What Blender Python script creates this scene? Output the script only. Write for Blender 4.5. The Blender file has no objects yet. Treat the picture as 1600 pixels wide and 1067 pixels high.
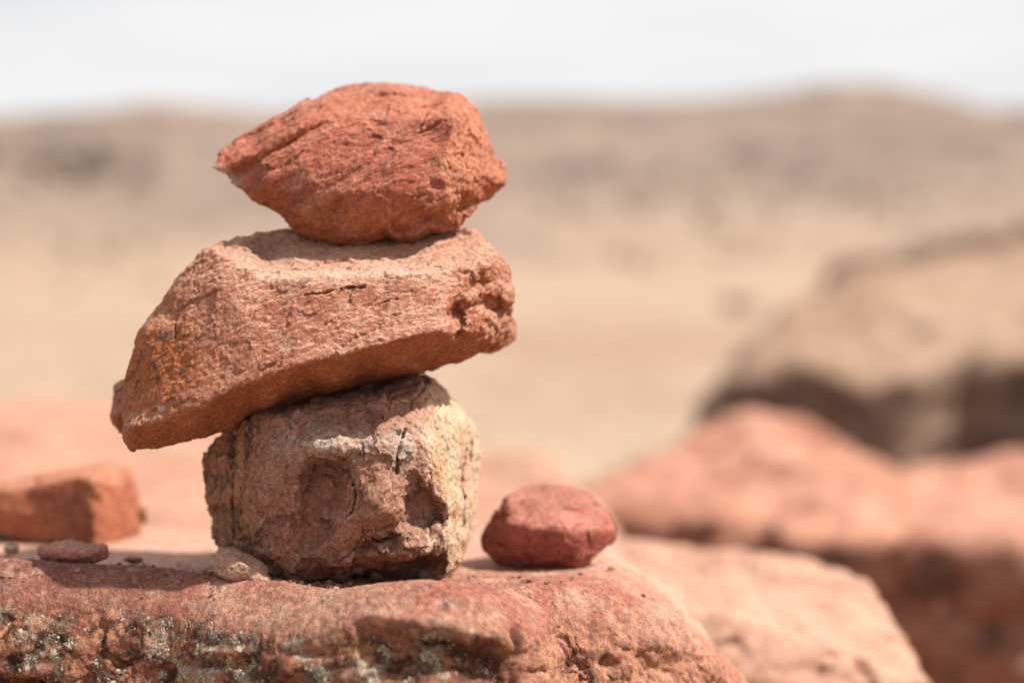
import bpy, bmesh, math, random
import numpy as np
from mathutils import Vector
from mathutils.geometry import delaunay_2d_cdt
from mathutils.bvhtree import BVHTree

random.seed(4)
scene = bpy.context.scene
COL = scene.collection

# ------------------------------------------------------------------ camera
FPX, CU, CV = 2222.0, 800.0, 533.5          # focal length and centre in photo pixels (1600 x 1067)
HORIZON = 380.0
PITCH = math.atan((CV - HORIZON) / FPX)
CAM = Vector((0.0, -1.11, 0.262))
cam_d = bpy.data.cameras.new('camera')
cam_d.sensor_width = 36.0
cam_d.lens = 50.0
cam_d.clip_start = 0.02
cam_d.clip_end = 6000.0
cam_d.dof.use_dof = True
cam_d.dof.focus_distance = 1.105
cam_d.dof.aperture_fstop = 1.65
cam = bpy.data.objects.new('camera', cam_d)
COL.objects.link(cam)
cam.location = CAM
cam.rotation_euler = (math.radians(90) - PITCH, 0, 0)
scene.camera = cam

# ------------------------------------------------------------------ sky and sun
SUN_DIR = Vector((0.59, -0.11, 0.79)).normalized()      # towards the sun
sun_el = math.asin(SUN_DIR.z)
sun_az = math.atan2(SUN_DIR.x, SUN_DIR.y)
world = bpy.data.worlds.new('World')
scene.world = world
world.use_nodes = True
wn, wl = world.node_tree.nodes, world.node_tree.links
wn.clear()
w_out = wn.new('ShaderNodeOutputWorld')
w_bg = wn.new('ShaderNodeBackground')
w_sky = wn.new('ShaderNodeTexSky')
w_sky.sky_type = 'NISHITA'
w_sky.sun_disc = False
w_sky.sun_elevation = sun_el
w_sky.sun_rotation = sun_az
w_sky.dust_density = 5.0
w_sky.air_density = 1.0
w_tc = wn.new('ShaderNodeTexCoord')
w_map = wn.new('ShaderNodeMapping')
w_map.inputs['Scale'].default_value = (1.0, 1.0, 4.5)
w_noise = wn.new('ShaderNodeTexNoise')
w_noise.inputs['Scale'].default_value = 2.2
w_noise.inputs['Detail'].default_value = 5.0
w_noise.inputs['Roughness'].default_value = 0.55
w_ramp = wn.new('ShaderNodeValToRGB')
w_ramp.color_ramp.elements[0].position = 0.30
w_ramp.color_ramp.elements[0].color = (0.68, 0.68, 0.68, 1)
w_ramp.color_ramp.elements[1].position = 0.62
w_ramp.color_ramp.elements[1].color = (0.97, 0.97, 0.97, 1)
w_mix = wn.new('ShaderNodeMixRGB')
w_mix.inputs['Color2'].default_value = (5.65, 5.6, 5.6, 1)      # thin bright cloud veil
wl.new(w_tc.outputs['Generated'], w_map.inputs['Vector'])
wl.new(w_map.outputs['Vector'], w_noise.inputs['Vector'])
wl.new(w_noise.outputs['Fac'], w_ramp.inputs['Fac'])
wl.new(w_ramp.outputs['Color'], w_mix.inputs['Fac'])
wl.new(w_sky.outputs['Color'], w_mix.inputs['Color1'])
wl.new(w_mix.outputs['Color'], w_bg.inputs['Color'])
w_bg.inputs['Strength'].default_value = 0.10
wl.new(w_bg.outputs['Background'], w_out.inputs['Surface'])

sun_d = bpy.data.lights.new('sun', 'SUN')
sun_d.energy = 5.0
sun_d.angle = math.radians(0.8)
sun_d.color = (1.0, 0.95, 0.87)
sun = bpy.data.objects.new('sun', sun_d)
COL.objects.link(sun)
sun.location = (2, 0, 3)
sun.rotation_euler = (-SUN_DIR).to_track_quat('-Z', 'Y').to_euler()

scene.view_settings.view_transform = 'Standard'
scene.view_settings.look = 'None'
scene.view_settings.exposure = 0.75
scene.view_settings.gamma = 1.0
scene.view_settings.use_curve_mapping = False
scene.render.engine = 'CYCLES'
scene.cycles.max_bounces = 6
scene.cycles.diffuse_bounces = 4
scene.cycles.use_denoising = True

# ------------------------------------------------------------------ helpers
CP, SP = math.cos(PITCH), math.sin(PITCH)


def at(u, v, y):
    """point of the place seen at photo pixel (u, v) that lies at depth y"""
    a, b = (u - CU) / FPX, (CV - v) / FPX
    dx, dy, dz = a, CP + b * SP, -SP + b * CP
    t = (y - CAM.y) / dy
    return (CAM.x + dx * t, y, CAM.z + dz * t)


def to_px(P):
    q = P - np.array(CAM)
    d = q[:, 1] * CP - q[:, 2] * SP
    up = q[:, 1] * SP + q[:, 2] * CP
    return CU + FPX * q[:, 0] / d, CV - FPX * up / d


_r = np.random.RandomState(11)
PERM = np.concatenate([_r.permutation(256)] * 3).astype(np.int64)
GRAD = _r.normal(size=(256, 3))
GRAD /= np.linalg.norm(GRAD, axis=1)[:, None]


GX, GY, GZ = [np.ascontiguousarray(GRAD[:, k], np.float32) for k in range(3)]
PERM32 = PERM.astype(np.int32)


def perlin(p):
    p = p.astype(np.float32)
    fl = np.floor(p)
    f = p - fl
    i = fl.astype(np.int32) & 255
    w = f * f * f * (f * (f * 6 - 15) + 10)
    out = 0
    for cx in (0, 1):
        wx = w[:, 0] if cx else 1 - w[:, 0]
        hx = PERM32[i[:, 0] + cx] + i[:, 1]
        fx = f[:, 0] - cx
        for cy in (0, 1):
            wy = wx * (w[:, 1] if cy else 1 - w[:, 1])
            hy = PERM32[hx + cy] + i[:, 2]
            fy = f[:, 1] - cy
            for cz in (0, 1):
                h = PERM32[hy + cz]
                out = out + (wy * (w[:, 2] if cz else 1 - w[:, 2])) * (GX[h] * fx + GY[h] * fy + GZ[h] * (f[:, 2] - cz))
    return out * np.float32(1.5)


def fbm(P, size, octaves=3, seed=0.0, gain=0.5, ridged=False):
    q = P / size + np.array([seed * 17.3 + 5.1, seed * 9.7 + 3.3, seed * 4.1 + 8.8])
    a, tot, out = 1.0, 0.0, 0
    for _ in range(octaves):
        n = perlin(q)
        if ridged:
            n = 1 - 2 * np.abs(n)
        out = out + a * n
        tot += a
        a *= gain
        q = q * 2.07 + 13.7
    return out / tot


def worley(P, size, seed=0):
    """distance to the nearest feature point, in cells"""
    q = (P / size + seed * 7.77).astype(np.float32)
    c = np.floor(q - 0.5).astype(np.int32)
    f1 = np.full(len(P), 9.0, np.float32)
    JIT = (0.12 + 0.76 * np.random.RandomState(77).rand(256, 3)).astype(np.float32)
    for a in (0, 1):
        for b in (0, 1):
            for d in (0, 1):
                k = c + np.array([a, b, d], np.int32)
                h = PERM32[PERM32[PERM32[k[:, 0] & 255] + (k[:, 1] & 255)] + (k[:, 2] & 255)]
                r = k + JIT[h] - q
                f1 = np.minimum(f1, (r * r).sum(1))
    return np.sqrt(f1)


def facets(P, size, seed=0, warp=0.35):
    """flat chips of stone: every cell is a small plane with its own tilt, cells meet in broken steps"""
    w = np.stack([fbm(P, size * 0.7, 2, seed + 0.3 + k) for k in range(3)], 1)
    q = (P / size + warp * w + seed * 5.31).astype(np.float32)
    c = np.floor(q - 0.5).astype(np.int32)
    f1 = np.full(len(P), 99.0, np.float32)
    best = np.zeros(len(P), np.float32)
    JIT = (0.12 + 0.76 * np.random.RandomState(91).rand(256, 3)).astype(np.float32)
    for a in (0, 1):
        for b in (0, 1):
            for d in (0, 1):
                k = c + np.array([a, b, d], np.int32)
                h = PERM32[PERM32[PERM32[k[:, 0] & 255] + (k[:, 1] & 255)] + (k[:, 2] & 255)]
                r = k + JIT[h] - q
                d2 = (r * r).sum(1)
                m = d2 < f1
                f1 = np.where(m, d2, f1)
                best = np.where(m, GX[h] * r[:, 0] + GY[h] * r[:, 1] + GZ[h] * r[:, 2] + 0.35 * GX[(h + 37) & 255], best)
    return best


def sstep(a, b, x):
    t = np.clip((x - a) / (b - a), 0, 1)
    return t * t * (3 - 2 * t)


def rot_frame(P, deg, sx, sy, sz):
    """coordinates stretched along a bedding direction that rises deg from the horizontal in the xz plane"""
    c, s = math.cos(math.radians(deg)), math.sin(math.radians(deg))
    a = P[:, 0] * c + P[:, 2] * s
    b = -P[:, 0] * s + P[:, 2] * c
    return np.stack([a / sx, P[:, 1] / sy, b / sz], 1)


def vnormals(co, fa):
    n = np.cross(co[fa[:, 2]] - co[fa[:, 0]], co[fa[:, 3]] - co[fa[:, 1]])
    out = np.zeros_like(co)
    for k in range(fa.shape[1]):
        for ax in range(3):
            out[:, ax] += np.bincount(fa[:, k], n[:, ax], len(co))
    return out / np.maximum(np.linalg.norm(out, axis=1), 1e-12)[:, None]


def smooth(co, fa, it, lam=0.5):
    ea = np.concatenate([fa[:, [k, (k + 1) % 4]] for k in range(4)])
    cnt = np.bincount(ea[:, 0], minlength=len(co)) + np.bincount(ea[:, 1], minlength=len(co))
    cnt = np.maximum(cnt, 1)
    for _ in range(it):
        new = np.empty_like(co)
        for ax in range(3):
            new[:, ax] = np.bincount(ea[:, 0], co[ea[:, 1], ax], len(co)) + np.bincount(ea[:, 1], co[ea[:, 0], ax], len(co))
        co = co + lam * (new / cnt[:, None] - co)
    return co


def smooth_scalar(x, fa, it):
    return smooth(np.stack([x, x, x], 1), fa, it)[:, 0]


def mesh_from(name, co, fa):
    me = bpy.data.meshes.new(name)
    n = fa.shape[1]
    me.vertices.add(len(co))
    me.vertices.foreach_set('co', np.ascontiguousarray(co, np.float32).ravel())
    me.loops.add(fa.size)
    me.loops.foreach_set('vertex_index', np.ascontiguousarray(fa, np.int32).ravel())
    me.polygons.add(len(fa))
    me.polygons.foreach_set('loop_start', np.arange(0, fa.size, n, dtype=np.int32))
    me.update(calc_edges=True)
    me.validate()
    return me


def remesh(co, faces, vox):
    """one closed even skin of quads around the given solids"""
    me = bpy.data.meshes.new('tmp')
    me.from_pydata([tuple(c) for c in co], [], [tuple(f) for f in faces])
    ob = bpy.data.objects.new('tmp', me)
    COL.objects.link(ob)
    md = ob.modifiers.new('r', 'REMESH')
    md.mode = 'VOXEL'
    md.voxel_size = vox
    dg = bpy.context.evaluated_depsgraph_get()
    m2 = bpy.data.meshes.new_from_object(ob.evaluated_get(dg))
    n = len(m2.vertices)
    c = np.empty(n * 3, np.float32)
    m2.vertices.foreach_get('co', c)
    tot = np.empty(len(m2.polygons), np.int32)
    m2.polygons.foreach_get('loop_total', tot)
    li = np.empty(len(m2.loops), np.int32)
    m2.loops.foreach_get('vertex_index', li)
    if (tot == 4).all():
        fa = li.reshape(-1, 4)
    else:
        fs = []
        p = 0
        for t in tot:
            f = list(li[p:p + t])
            fs.append((f + [f[-1]])[:4])
            p += t
        fa = np.array(fs)
    bpy.data.objects.remove(ob)
    bpy.data.meshes.remove(me)
    bpy.data.meshes.remove(m2)
    return c.reshape(-1, 3).astype(np.float64), fa.astype(np.int64)


def cage(rim, front, back, ridges=()):
    """closed solid from an outline (u, v, depth) and points of its near and far side; ridges join near points"""
    V = [at(*p) for p in rim]
    F = []
    nr = len(rim)
    for side, pts in ((0, front), (1, back)):
        allp = list(rim) + list(pts)
        idx = list(range(nr)) + [len(V) + k for k in range(len(pts))]
        V += [at(*p) for p in pts]
        ed = [(nr + a, nr + b) for a, b in ridges] if side == 0 else []
        r = delaunay_2d_cdt([Vector((p[0], -p[1])) for p in allp], ed, [list(range(nr))], 1, 1e-4)
        om = [o[0] if o else None for o in r[3]]
        for f in r[2]:
            g = [om[k] for k in f]
            if None in g or len(set(g)) < 3:
                continue
            g = [idx[k] for k in g]
            F.append(g if side == 0 else g[::-1])
    return V, F


def join(cages):
    V, F = [], []
    for v, f in cages:
        o = len(V)
        V += v
        F += [[k + o for k in g] for g in f]
    return V, F


def lerp(a, b, t):
    return a + (b - a) * t[:, None]


def C(*rgb):
    return np.array(rgb, float)


TONE = lambda c: 0.73 * np.clip(c, 0.004, 0.95) ** 1.25


def finish(name, co, fa, colour, mat, label, category=None, group=None, parent=None, kind=None):
    base = np.array([co[:, 0].mean(), co[:, 1].mean(), co[:, 2].min()])
    if parent is not None:
        base = np.array(parent.location)
    me = mesh_from(name, co - base, fa)
    me.polygons.foreach_set('use_smooth', np.ones(len(fa), bool))
    ca = me.color_attributes.new('Col', 'FLOAT_COLOR', 'POINT')
    rgba = np.ones((len(co), 4), np.float32)
    rgba[:, :3] = TONE(colour)
    ca.data.foreach_set('color', rgba.ravel())
    me.materials.append(mat)
    ob = bpy.data.objects.new(name, me)
    COL.objects.link(ob)
    if parent is None:
        ob.location = base
    else:
        ob.parent = parent
    tag(ob, label, category, group, kind)
    return ob


def tag(ob, label=None, category=None, group=None, kind=None):
    for k, v in (('label', label), ('category', category), ('group', group), ('kind', kind)):
        if v:
            ob[k] = v
    return ob


# ------------------------------------------------------------------ materials
def stone_mat(name, grain=1100.0, speck=0.35, bump=0.35, rough=0.92):
    """sandstone: the stone's own colour, broken up by sand grains and fine relief"""
    m = bpy.data.materials.new(name)
    m.use_nodes = True
    n, l = m.node_tree.nodes, m.node_tree.links
    n.clear()
    out = n.new('ShaderNodeOutputMaterial')
    bs = n.new('ShaderNodeBsdfPrincipled')
    bs.inputs['Roughness'].default_value = rough
    bs.inputs['Specular IOR Level'].default_value = 0.22
    at_ = n.new('ShaderNodeAttribute')
    at_.attribute_name = 'Col'
    tc = n.new('ShaderNodeTexCoord')
    n1 = n.new('ShaderNodeTexNoise')
    n1.inputs['Scale'].default_value = grain
    n1.inputs['Detail'].default_value = 3.0
    n1.inputs['Roughness'].default_value = 0.65
    n2 = n.new('ShaderNodeTexNoise')
    n2.inputs['Scale'].default_value = grain * 0.22
    n2.inputs['Detail'].default_value = 4.0
    n2.inputs['Roughness'].default_value = 0.6
    vo = n.new('ShaderNodeTexVoronoi')
    vo.inputs['Scale'].default_value = grain * 0.75
    for k in (n1, n2, vo):
        l.new(tc.outputs['Object'], k.inputs['Vector'])
    r1 = n.new('ShaderNodeMapRange')
    r1.inputs['From Min'].default_value = 0.3
    r1.inputs['From Max'].default_value = 0.7
    r1.inputs['To Min'].default_value = 1 - speck
    r1.inputs['To Max'].default_value = 1 + speck * 0.8
    l.new(n1.outputs['Fac'], r1.inputs['Value'])
    r2 = n.new('ShaderNodeMapRange')
    r2.inputs['From Min'].default_value = 0.3
    r2.inputs['From Max'].default_value = 0.7
    r2.inputs['To Min'].default_value = 1 - speck * 0.55
    r2.inputs['To Max'].default_value = 1 + speck * 0.5
    l.new(n2.outputs['Fac'], r2.inputs['Value'])
    mu = n.new('ShaderNodeMath')
    mu.operation = 'MULTIPLY'
    l.new(r1.outputs['Result'], mu.inputs[0])
    l.new(r2.outputs['Result'], mu.inputs[1])
    vm = n.new('ShaderNodeVectorMath')
    vm.operation = 'SCALE'
    l.new(at_.outputs['Color'], vm.inputs[0])
    l.new(mu.outputs[0], vm.inputs['Scale'])
    # odd quartz and iron grains
    gr = n.new('ShaderNodeSeparateColor')
    l.new(vo.outputs['Color'], gr.inputs['Color'])
    gt = n.new('ShaderNodeMath')
    gt.operation = 'GREATER_THAN'
    gt.inputs[1].default_value = 0.93
    l.new(gr.outputs['Red'], gt.inputs[0])
    gm = n.new('ShaderNodeMath')
    gm.operation = 'MULTIPLY'
    gm.inputs[1].default_value = 0.12
    l.new(gt.outputs[0], gm.inputs[0])
    mx = n.new('ShaderNodeMixRGB')
    mx.inputs['Color2'].default_value = (0.62, 0.47, 0.38, 1)
    l.new(gm.outputs[0], mx.inputs['Fac'])
    l.new(vm.outputs['Vector'], mx.inputs['Color1'])
    l.new(mx.outputs['Color'], bs.inputs['Base Color'])
    ad = n.new('ShaderNodeMath')
    ad.operation = 'MULTIPLY_ADD'
    ad.inputs[1].default_value = 2.2
    l.new(n2.outputs['Fac'], ad.inputs[0])
    l.new(n1.outputs['Fac'], ad.inputs[2])
    bp = n.new('ShaderNodeBump')
    bp.inputs['Strength'].default_value = bump
    bp.inputs['Distance'].default_value = 1.2 / grain
    l.new(ad.outputs[0], bp.inputs['Height'])
    l.new(bp.outputs['Normal'], bs.inputs['Normal'])
    l.new(bs.outputs['BSDF'], out.inputs['Surface'])
    return m


M_STONE = stone_mat('sandstone_fine', 1000.0, 0.5, 0.85)
M_LEDGE = stone_mat('sandstone_weathered', 900.0, 0.5, 0.85)
M_FAR = stone_mat('sandstone_outcrop', 160.0, 0.35, 0.4)
M_LAND = stone_mat('desert_soil', 6.0, 0.25, 0.2, 0.97)
M_LICHEN = stone_mat('lichen_crust', 1500.0, 0.2, 0.3)

# ------------------------------------------------------------------ land: plain, hills, terrace
def grid_sheet(name, xs, ys, zf, cf, mat, label):
    X, Y = np.meshgrid(xs, ys)
    P = np.stack([X.ravel(), Y.ravel(), np.zeros(X.size)], 1)
    P[:, 2] = zf(P)
    nx = len(xs)
    i = (np.arange(len(ys) - 1)[:, None] * nx + np.arange(nx - 1)[None]).ravel()
    fa = np.stack([i, i + 1, i + nx + 1, i + nx], 1)
    ob = finish(name, P, fa, cf(P), mat, label, kind='structure')
    return ob


PLAIN = -1.55


def plain_z(P):
    r = np.hypot(P[:, 0], P[:, 1])
    return PLAIN + 0.10 * fbm(P, 9.0, 3, 1) * sstep(2, 12, r) - 0.4 * sstep(30, 4, r)


def plain_c(P):
    n = fbm(P, 14.0, 4, 2)
    m = fbm(P, 3.0, 3, 3)
    c = lerp(np.tile(C(0.48, 0.37, 0.285), (len(P), 1)), C(0.44, 0.31, 0.235), sstep(-0.1, 0.5, n))
    c = lerp(c, C(0.52, 0.42, 0.32), sstep(0.0, 0.5, m) * 0.6)
    st = fbm(P * np.array([0.35, 1.0, 1.0]), 7.0, 4, 4)
    c = lerp(c, C(0.42, 0.29, 0.215), sstep(0.05, 0.4, st) * 0.6)
    near = sstep(14, 6, np.hypot(P[:, 0], P[:, 1]))
    return lerp(c, C(0.56, 0.36, 0.26), near * 0.6)


def spread(n, far):
    t = np.linspace(-1, 1, n)
    return np.sign(t) * np.abs(t) ** 3.2 * far


ground = grid_sheet('ground', spread(220, 3000), spread(240, 3500), plain_z, plain_c, M_LAND,
                    'pale beige desert plain reaching to the hills')


def hill(name, label, ridge, ydist, depth, cols, seed):
    """ridge: crest line as (u, v) pixels at distance ydist; the slope comes down towards the camera over depth metres"""
    us = np.array([r[0] for r in ridge], float)
    vs = np.array([r[1] for r in ridge], float)
    xs = (us - CU) / FPX * (ydist + 1.11)
    zs = np.array([at(u, v, ydist)[2] for u, v in ridge])
    gx = np.linspace(xs[0], xs[-1], 260)
    gy = np.concatenate([np.linspace(ydist - depth, ydist, 130), np.linspace(ydist, ydist + depth * 0.6, 30)[1:]])

    def zf(P):
        crest = np.interp(P[:, 0], xs, zs)
        t = np.clip((P[:, 1] - (ydist - depth)) / depth, 0, 1)
        back = np.clip((P[:, 1] - ydist) / (depth * 0.6), 0, 1)
        s = t ** 1.35
        z = PLAIN - 0.4 + (crest - PLAIN + 0.4) * s * (1 - back ** 2)
        gul = fbm(P * np.array([1, 0.45, 1]), depth * 0.22, 4, seed, ridged=True)
        return z + (crest - PLAIN) * 0.10 * gul * np.sin(np.pi * np.clip(t, 0, 1)) ** 0.8

    def cf(P):
        a = fbm(P, depth * 0.16, 4, seed + 1)
        b = fbm(P, depth * 0.05, 3, seed + 2)
        c = lerp(np.tile(C(*cols[0]), (len(P), 1)), C(*cols[1]), sstep(-0.25, 0.3, a))
        c = lerp(c, C(*cols[2]), sstep(0.0, 0.35, b) * 0.8)
        t = np.clip((P[:, 1] - (ydist - depth)) / depth, 0, 1)
        return lerp(c, C(0.47, 0.36, 0.275), sstep(0.42, -0.06, t + 0.10 * a))
    return grid_sheet(name, gx, gy, zf, cf, M_LAND, label)


hill('hill', 'long brown hillside under the sky with a rounded summit at right',
     [(300, 200), (430, 178), (560, 170), (700, 160), (800, 152), (900, 154), (1000, 158), (1100, 155), (1190, 146), (1270, 133),
      (1370, 130), (1430, 142), (1500, 172), (1560, 168), (1640, 168), (1900, 160), (2500, 200)], 420, 300,
     ((0.305, 0.24, 0.20), (0.37, 0.285, 0.235), (0.19, 0.155, 0.135)), 5)
hill('hill', 'low brown hill with dark scrub rising at the far left',
     [(-900, 230), (-300, 190), (-100, 185), (0, 182), (90, 176), (170, 170), (240, 158), (300, 164), (350, 168), (420, 176), (520, 200),
      (640, 240), (760, 300), (900, 370)], 240, 150,
     ((0.305, 0.24, 0.20), (0.37, 0.285, 0.235), (0.185, 0.15, 0.13)), 9)


# rock terrace that steps down behind the ledge
def terrace_z(P):
    x, y = P[:, 0], P[:, 1]
    z = -0.13 - 0.055 * (y - 0.4)
    z += 0.06 * fbm(P, 0.9, 4, 21) + 0.02 * fbm(P, 0.2, 3, 22) + 0.05 * facets(P, 0.45, 15) * sstep(0.9, 1.5, y)
    edge = 4.0 - 2.6 * sstep(-0.9, 0.5, x) + 0.5 * fbm(P, 1.0, 3, 23)
    z -= 1.9 * sstep(0, 1.3, y - edge)
    z -= 0.95 * sstep(0.08, 0.7, x)
    z -= 0.35 * sstep(0.75, 0.35, y)
    return z


def terrace_c(P):
    a = fbm(P, 0.5, 4, 24)
    b = fbm(P, 0.12, 3, 25)
    c = lerp(np.tile(C(0.56, 0.325, 0.24), (len(P), 1)), C(0.55, 0.37, 0.275), sstep(-0.2, 0.4, a))
    return lerp(c, C(0.40, 0.20, 0.14), sstep(0.1, 0.5, b) * 0.6)


grid_sheet('rock_terrace', np.linspace(-4.5, 5.0, 330), np.linspace(-0.2, 6.6, 240), terrace_z, terrace_c, M_FAR,
           'smooth pink sandstone terrace stepping down behind the ledge')

def ell(u, v, cu, cv_, ru, rv, deg=0.0):
    c, s = math.cos(math.radians(deg)), math.sin(math.radians(deg))
    a = (u - cu) * c + (v - cv_) * s
    b = -(u - cu) * s + (v - cv_) * c
    return np.sqrt((a / ru) ** 2 + (b / rv) ** 2)


def seg_d(u, v, pts):
    d = np.full(len(u), 1e9)
    for (x0, y0), (x1, y1) in zip(pts[:-1], pts[1:]):
        dx, dy = x1 - x0, y1 - y0
        t = np.clip(((u - x0) * dx + (v - y0) * dy) / (dx * dx + dy * dy), 0, 1)
        d = np.minimum(d, np.hypot(u - x0 - t * dx, v - y0 - t * dy))
    return d


def poly_in(u, v, poly):
    """signed pixel distance to a polygon, positive inside"""
    ins = np.zeros(len(u), bool)
    for (x0, y0), (x1, y1) in zip(poly, poly[1:] + poly[:1]):
        ins ^= ((y0 > v) != (y1 > v)) & (u < (x1 - x0) * (v - y0) / (y1 - y0 + 1e-9) + x0)
    d = seg_d(u, v, poly + poly[:1])
    return np.where(ins, d, -d)


def scarps(h, sharp=0.22):
    """stair-stepped version of h minus h itself: broken bedding"""
    f = h - np.floor(h)
    return np.floor(h) + sstep(0, sharp, f) - h


# ------------------------------------------------------------------ the foreground ledge boulder
def ledge_top(x, y):
    return (-0.016 - 0.085 * np.maximum(0, y - 0.05) - 0.62 * np.maximum(0, x - 0.09) ** 1.1)


# edge where top and side meet, anticlockwise from the left end round the front: (u, v, depth, rounding)
RIM = [(-420, 900, 0.05, .03), (-260, 876, 0.030, .035), (-120, 869, 0.024, .04), (0, 872, 0.020, .045), (120, 883, 0.018, .045),
       (230, 888, 0.014, .045), (310, 900, 0.006, .045), (380, 908, -0.012, .045), (450, 917, -0.034, .04), (510, 922, -0.056, .04),
       (570, 914, -0.072, .035), (640, 904, -0.080, .03), (700, 904, -0.080, .03), (750, 911, -0.072, .03), (785, 922, -0.056, .025),
       (803, 930, -0.032, .02), (818, 918, -0.002, .02), (840, 908, 0.014, .03), (900, 912, 0.026, .035), (960, 925, 0.036, .04),
       (1020, 944, 0.054, .045), (1072, 968, 0.080, .045), (1115, 1005, 0.11, .045), (1145, 1055, 0.14, .04), (1140, 1095, 0.19, .04),
       (1090, 1060, 0.26, .04)]
rim_pts = np.array([at(u, v, y) for u, v, y, r in RIM])
rim_r = np.array([r[3] for r in RIM])
# the far side, never seen from the front: plan points
far = [(0.17, 0.33, -0.125), (0.10, 0.40, -0.080), (-0.05, 0.44, -0.055), (-0.25, 0.44, -0.055), (-0.5, 0.46, -0.055), (-0.70, 0.38, -0.05), (-0.76, 0.18, -0.035)]
far_pts = np.array(far)
ctrl = np.concatenate([rim_pts, far_pts])
ctrl_r = np.concatenate([rim_r, np.full(len(far), .04)])
nc = len(ctrl)


def catmull(vals, t):
    i = np.floor(t).astype(int)
    f = (t - i)
    if vals.ndim > 1:
        f = f[:, None]
    p0, p1, p2, p3 = vals[(i - 1) % nc], vals[i % nc], vals[(i + 1) % nc], vals[(i + 2) % nc]
    return 0.5 * (2 * p1 + (p2 - p0) * f + (2 * p0 - 5 * p1 + 4 * p2 - p3) * f ** 2 + (3 * p1 - p0 - 3 * p2 + p3) * f ** 3)


# even columns: close together where the camera stands near
tt = np.linspace(0, nc, 6001)
rp = catmull(ctrl, tt)
seg = np.linalg.norm(np.diff(rp, axis=0), axis=1)
mid = 0.5 * (tt[1:] + tt[:-1])
dens = np.where((mid > 1.5) & (mid < 23), 1 / 0.00122, 1 / 0.010)
cum = np.concatenate([[0], np.cumsum(seg * dens)])
ncol = int(cum[-1])
tcol = np.interp(np.arange(ncol) / ncol * cum[-1], cum, tt)
R = catmull(ctrl, tcol)
RR = catmull(ctrl_r, tcol)
tang = catmull(ctrl, tcol + 0.12) - catmull(ctrl, tcol - 0.12)
outn = np.stack([tang[:, 1], -tang[:, 0], np.zeros(ncol)], 1)
outn /= np.linalg.norm(outn, axis=1)[:, None]
k_s = 41
outn = np.stack([np.convolve(np.concatenate([outn[-k_s:, a], outn[:, a], outn[:k_s, a]]), np.ones(k_s) / k_s, 'same')[k_s:-k_s]
                 for a in range(3)], 1)
# spine inside the boulder
sx = np.clip(R[:, 0], -0.55, 0.10)
SPN = np.stack([sx, 0.24 + 0 * sx, ledge_top(sx, 0.24 + 0 * sx)], 1)
rows = []
for q in np.concatenate([np.linspace(1, 0.5, 26)[:-1], np.linspace(0.5, 0.0, 120)[:-1]]):
    p = R + (SPN - R) * q
    d = np.linalg.norm((SPN - R)[:, :2], axis=1) * q
    H = ledge_top(p[:, 0], p[:, 1])
    p[:, 2] = H + (R[:, 2] - ledge_top(R[:, 0], R[:, 1])) * np.exp(-(d / 0.048) ** 2)
    rows.append(p)
DOWN = 0.34
for q in np.concatenate([np.linspace(0, 0.11, 96), np.linspace(0.11, DOWN, 22)[1:]]):
    p = R + outn * (0.040 * (1 - math.exp(-q / 0.024)) + 0.10 * q - 0.45 * max(0.0, q - 0.15))
    p[:, 2] = R[:, 2] - q
    rows.append(p)
G = np.array(rows)                                  # row, column, xyz
nrow = len(rows)
rim_row = 25 + 119
# round the edge along each column, more where the rounding is large
for it in range(90):
    S = G.copy()
    S[1:-1] = 0.25 * G[:-2] + 0.5 * G[1:-1] + 0.25 * G[2:]
    arc = np.abs(np.arange(nrow) - rim_row)[:, None] * 0.0012
    wgt = np.clip(1.3 - arc / (RR[None] * 1.1), 0, 1)
    G = G + (S - G) * wgt[..., None]
    if it % 3 == 0:
        G = np.concatenate([G[:, -1:], G, G[:, :1]], 1)
        G = 0.25 * G[:, :-2] + 0.5 * G[:, 1:-1] + 0.25 * G[:, 2:]
lco = G.reshape(-1, 3)
a0 = (np.arange(nrow - 1)[:, None] * ncol + np.arange(ncol)[None])
a1 = (np.arange(nrow - 1)[:, None] * ncol + (np.arange(ncol)[None] + 1) % ncol)
lfa = np.stack([a0.ravel(), (a0 + ncol).ravel(), (a1 + ncol).ravel(), a1.ravel()], 1)
lnn = vnormals(lco, lfa)
if lnn[(nrow // 2) * ncol: (nrow // 2 + 1) * ncol, 2].mean() < 0:
    lfa = lfa[:, ::-1]
    lnn = -lnn
lu, lv = to_px(lco)
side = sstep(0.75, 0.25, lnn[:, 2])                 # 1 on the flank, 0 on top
near = sstep(0.30, 0.10, lco[:, 1])
# large forms: hollows, the step across the nose, the vertical corner to its right
D = 0.010 * fbm(lco, 0.09, 3, 31) * (0.35 + side) + 0.013 * fbm(lco * np.array([0.7, 1, 1.3]), 0.07, 4, 30) * sstep(0.05, 0.16, lco[:, 0]) + (0.006 * facets(lco, 0.055, 11) + 0.003 * facets(lco, 0.022, 12)) * side * (0.5 + 0.5 * sstep(0.01, 0.04, np.tile(R[:, 2], nrow) - lco[:, 2]))
st = np.interp(lu, [430, 560, 600, 700, 760, 800, 830], [968, 968, 974, 988, 1004, 1018, 1020]) + 4 * fbm(lco, 0.02, 2, 45)
und = sstep(st, st + 9, lv) * sstep(st + 120, st + 30, lv)
win = sstep(540, 620, lu) * sstep(812, 796, lu) * (lco[:, 1] < 0.0)
D -= 0.020 * und * win
D += 0.007 * np.exp(-((lv - st + 7) / 11) ** 2) * win
crn = np.exp(-((lu - 812 - 4 * fbm(lco, 0.015, 2, 46)) / 9) ** 2) * sstep(965, 1000, lv) * (lco[:, 1] < 0.06)
D -= 0.012 * crn
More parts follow.
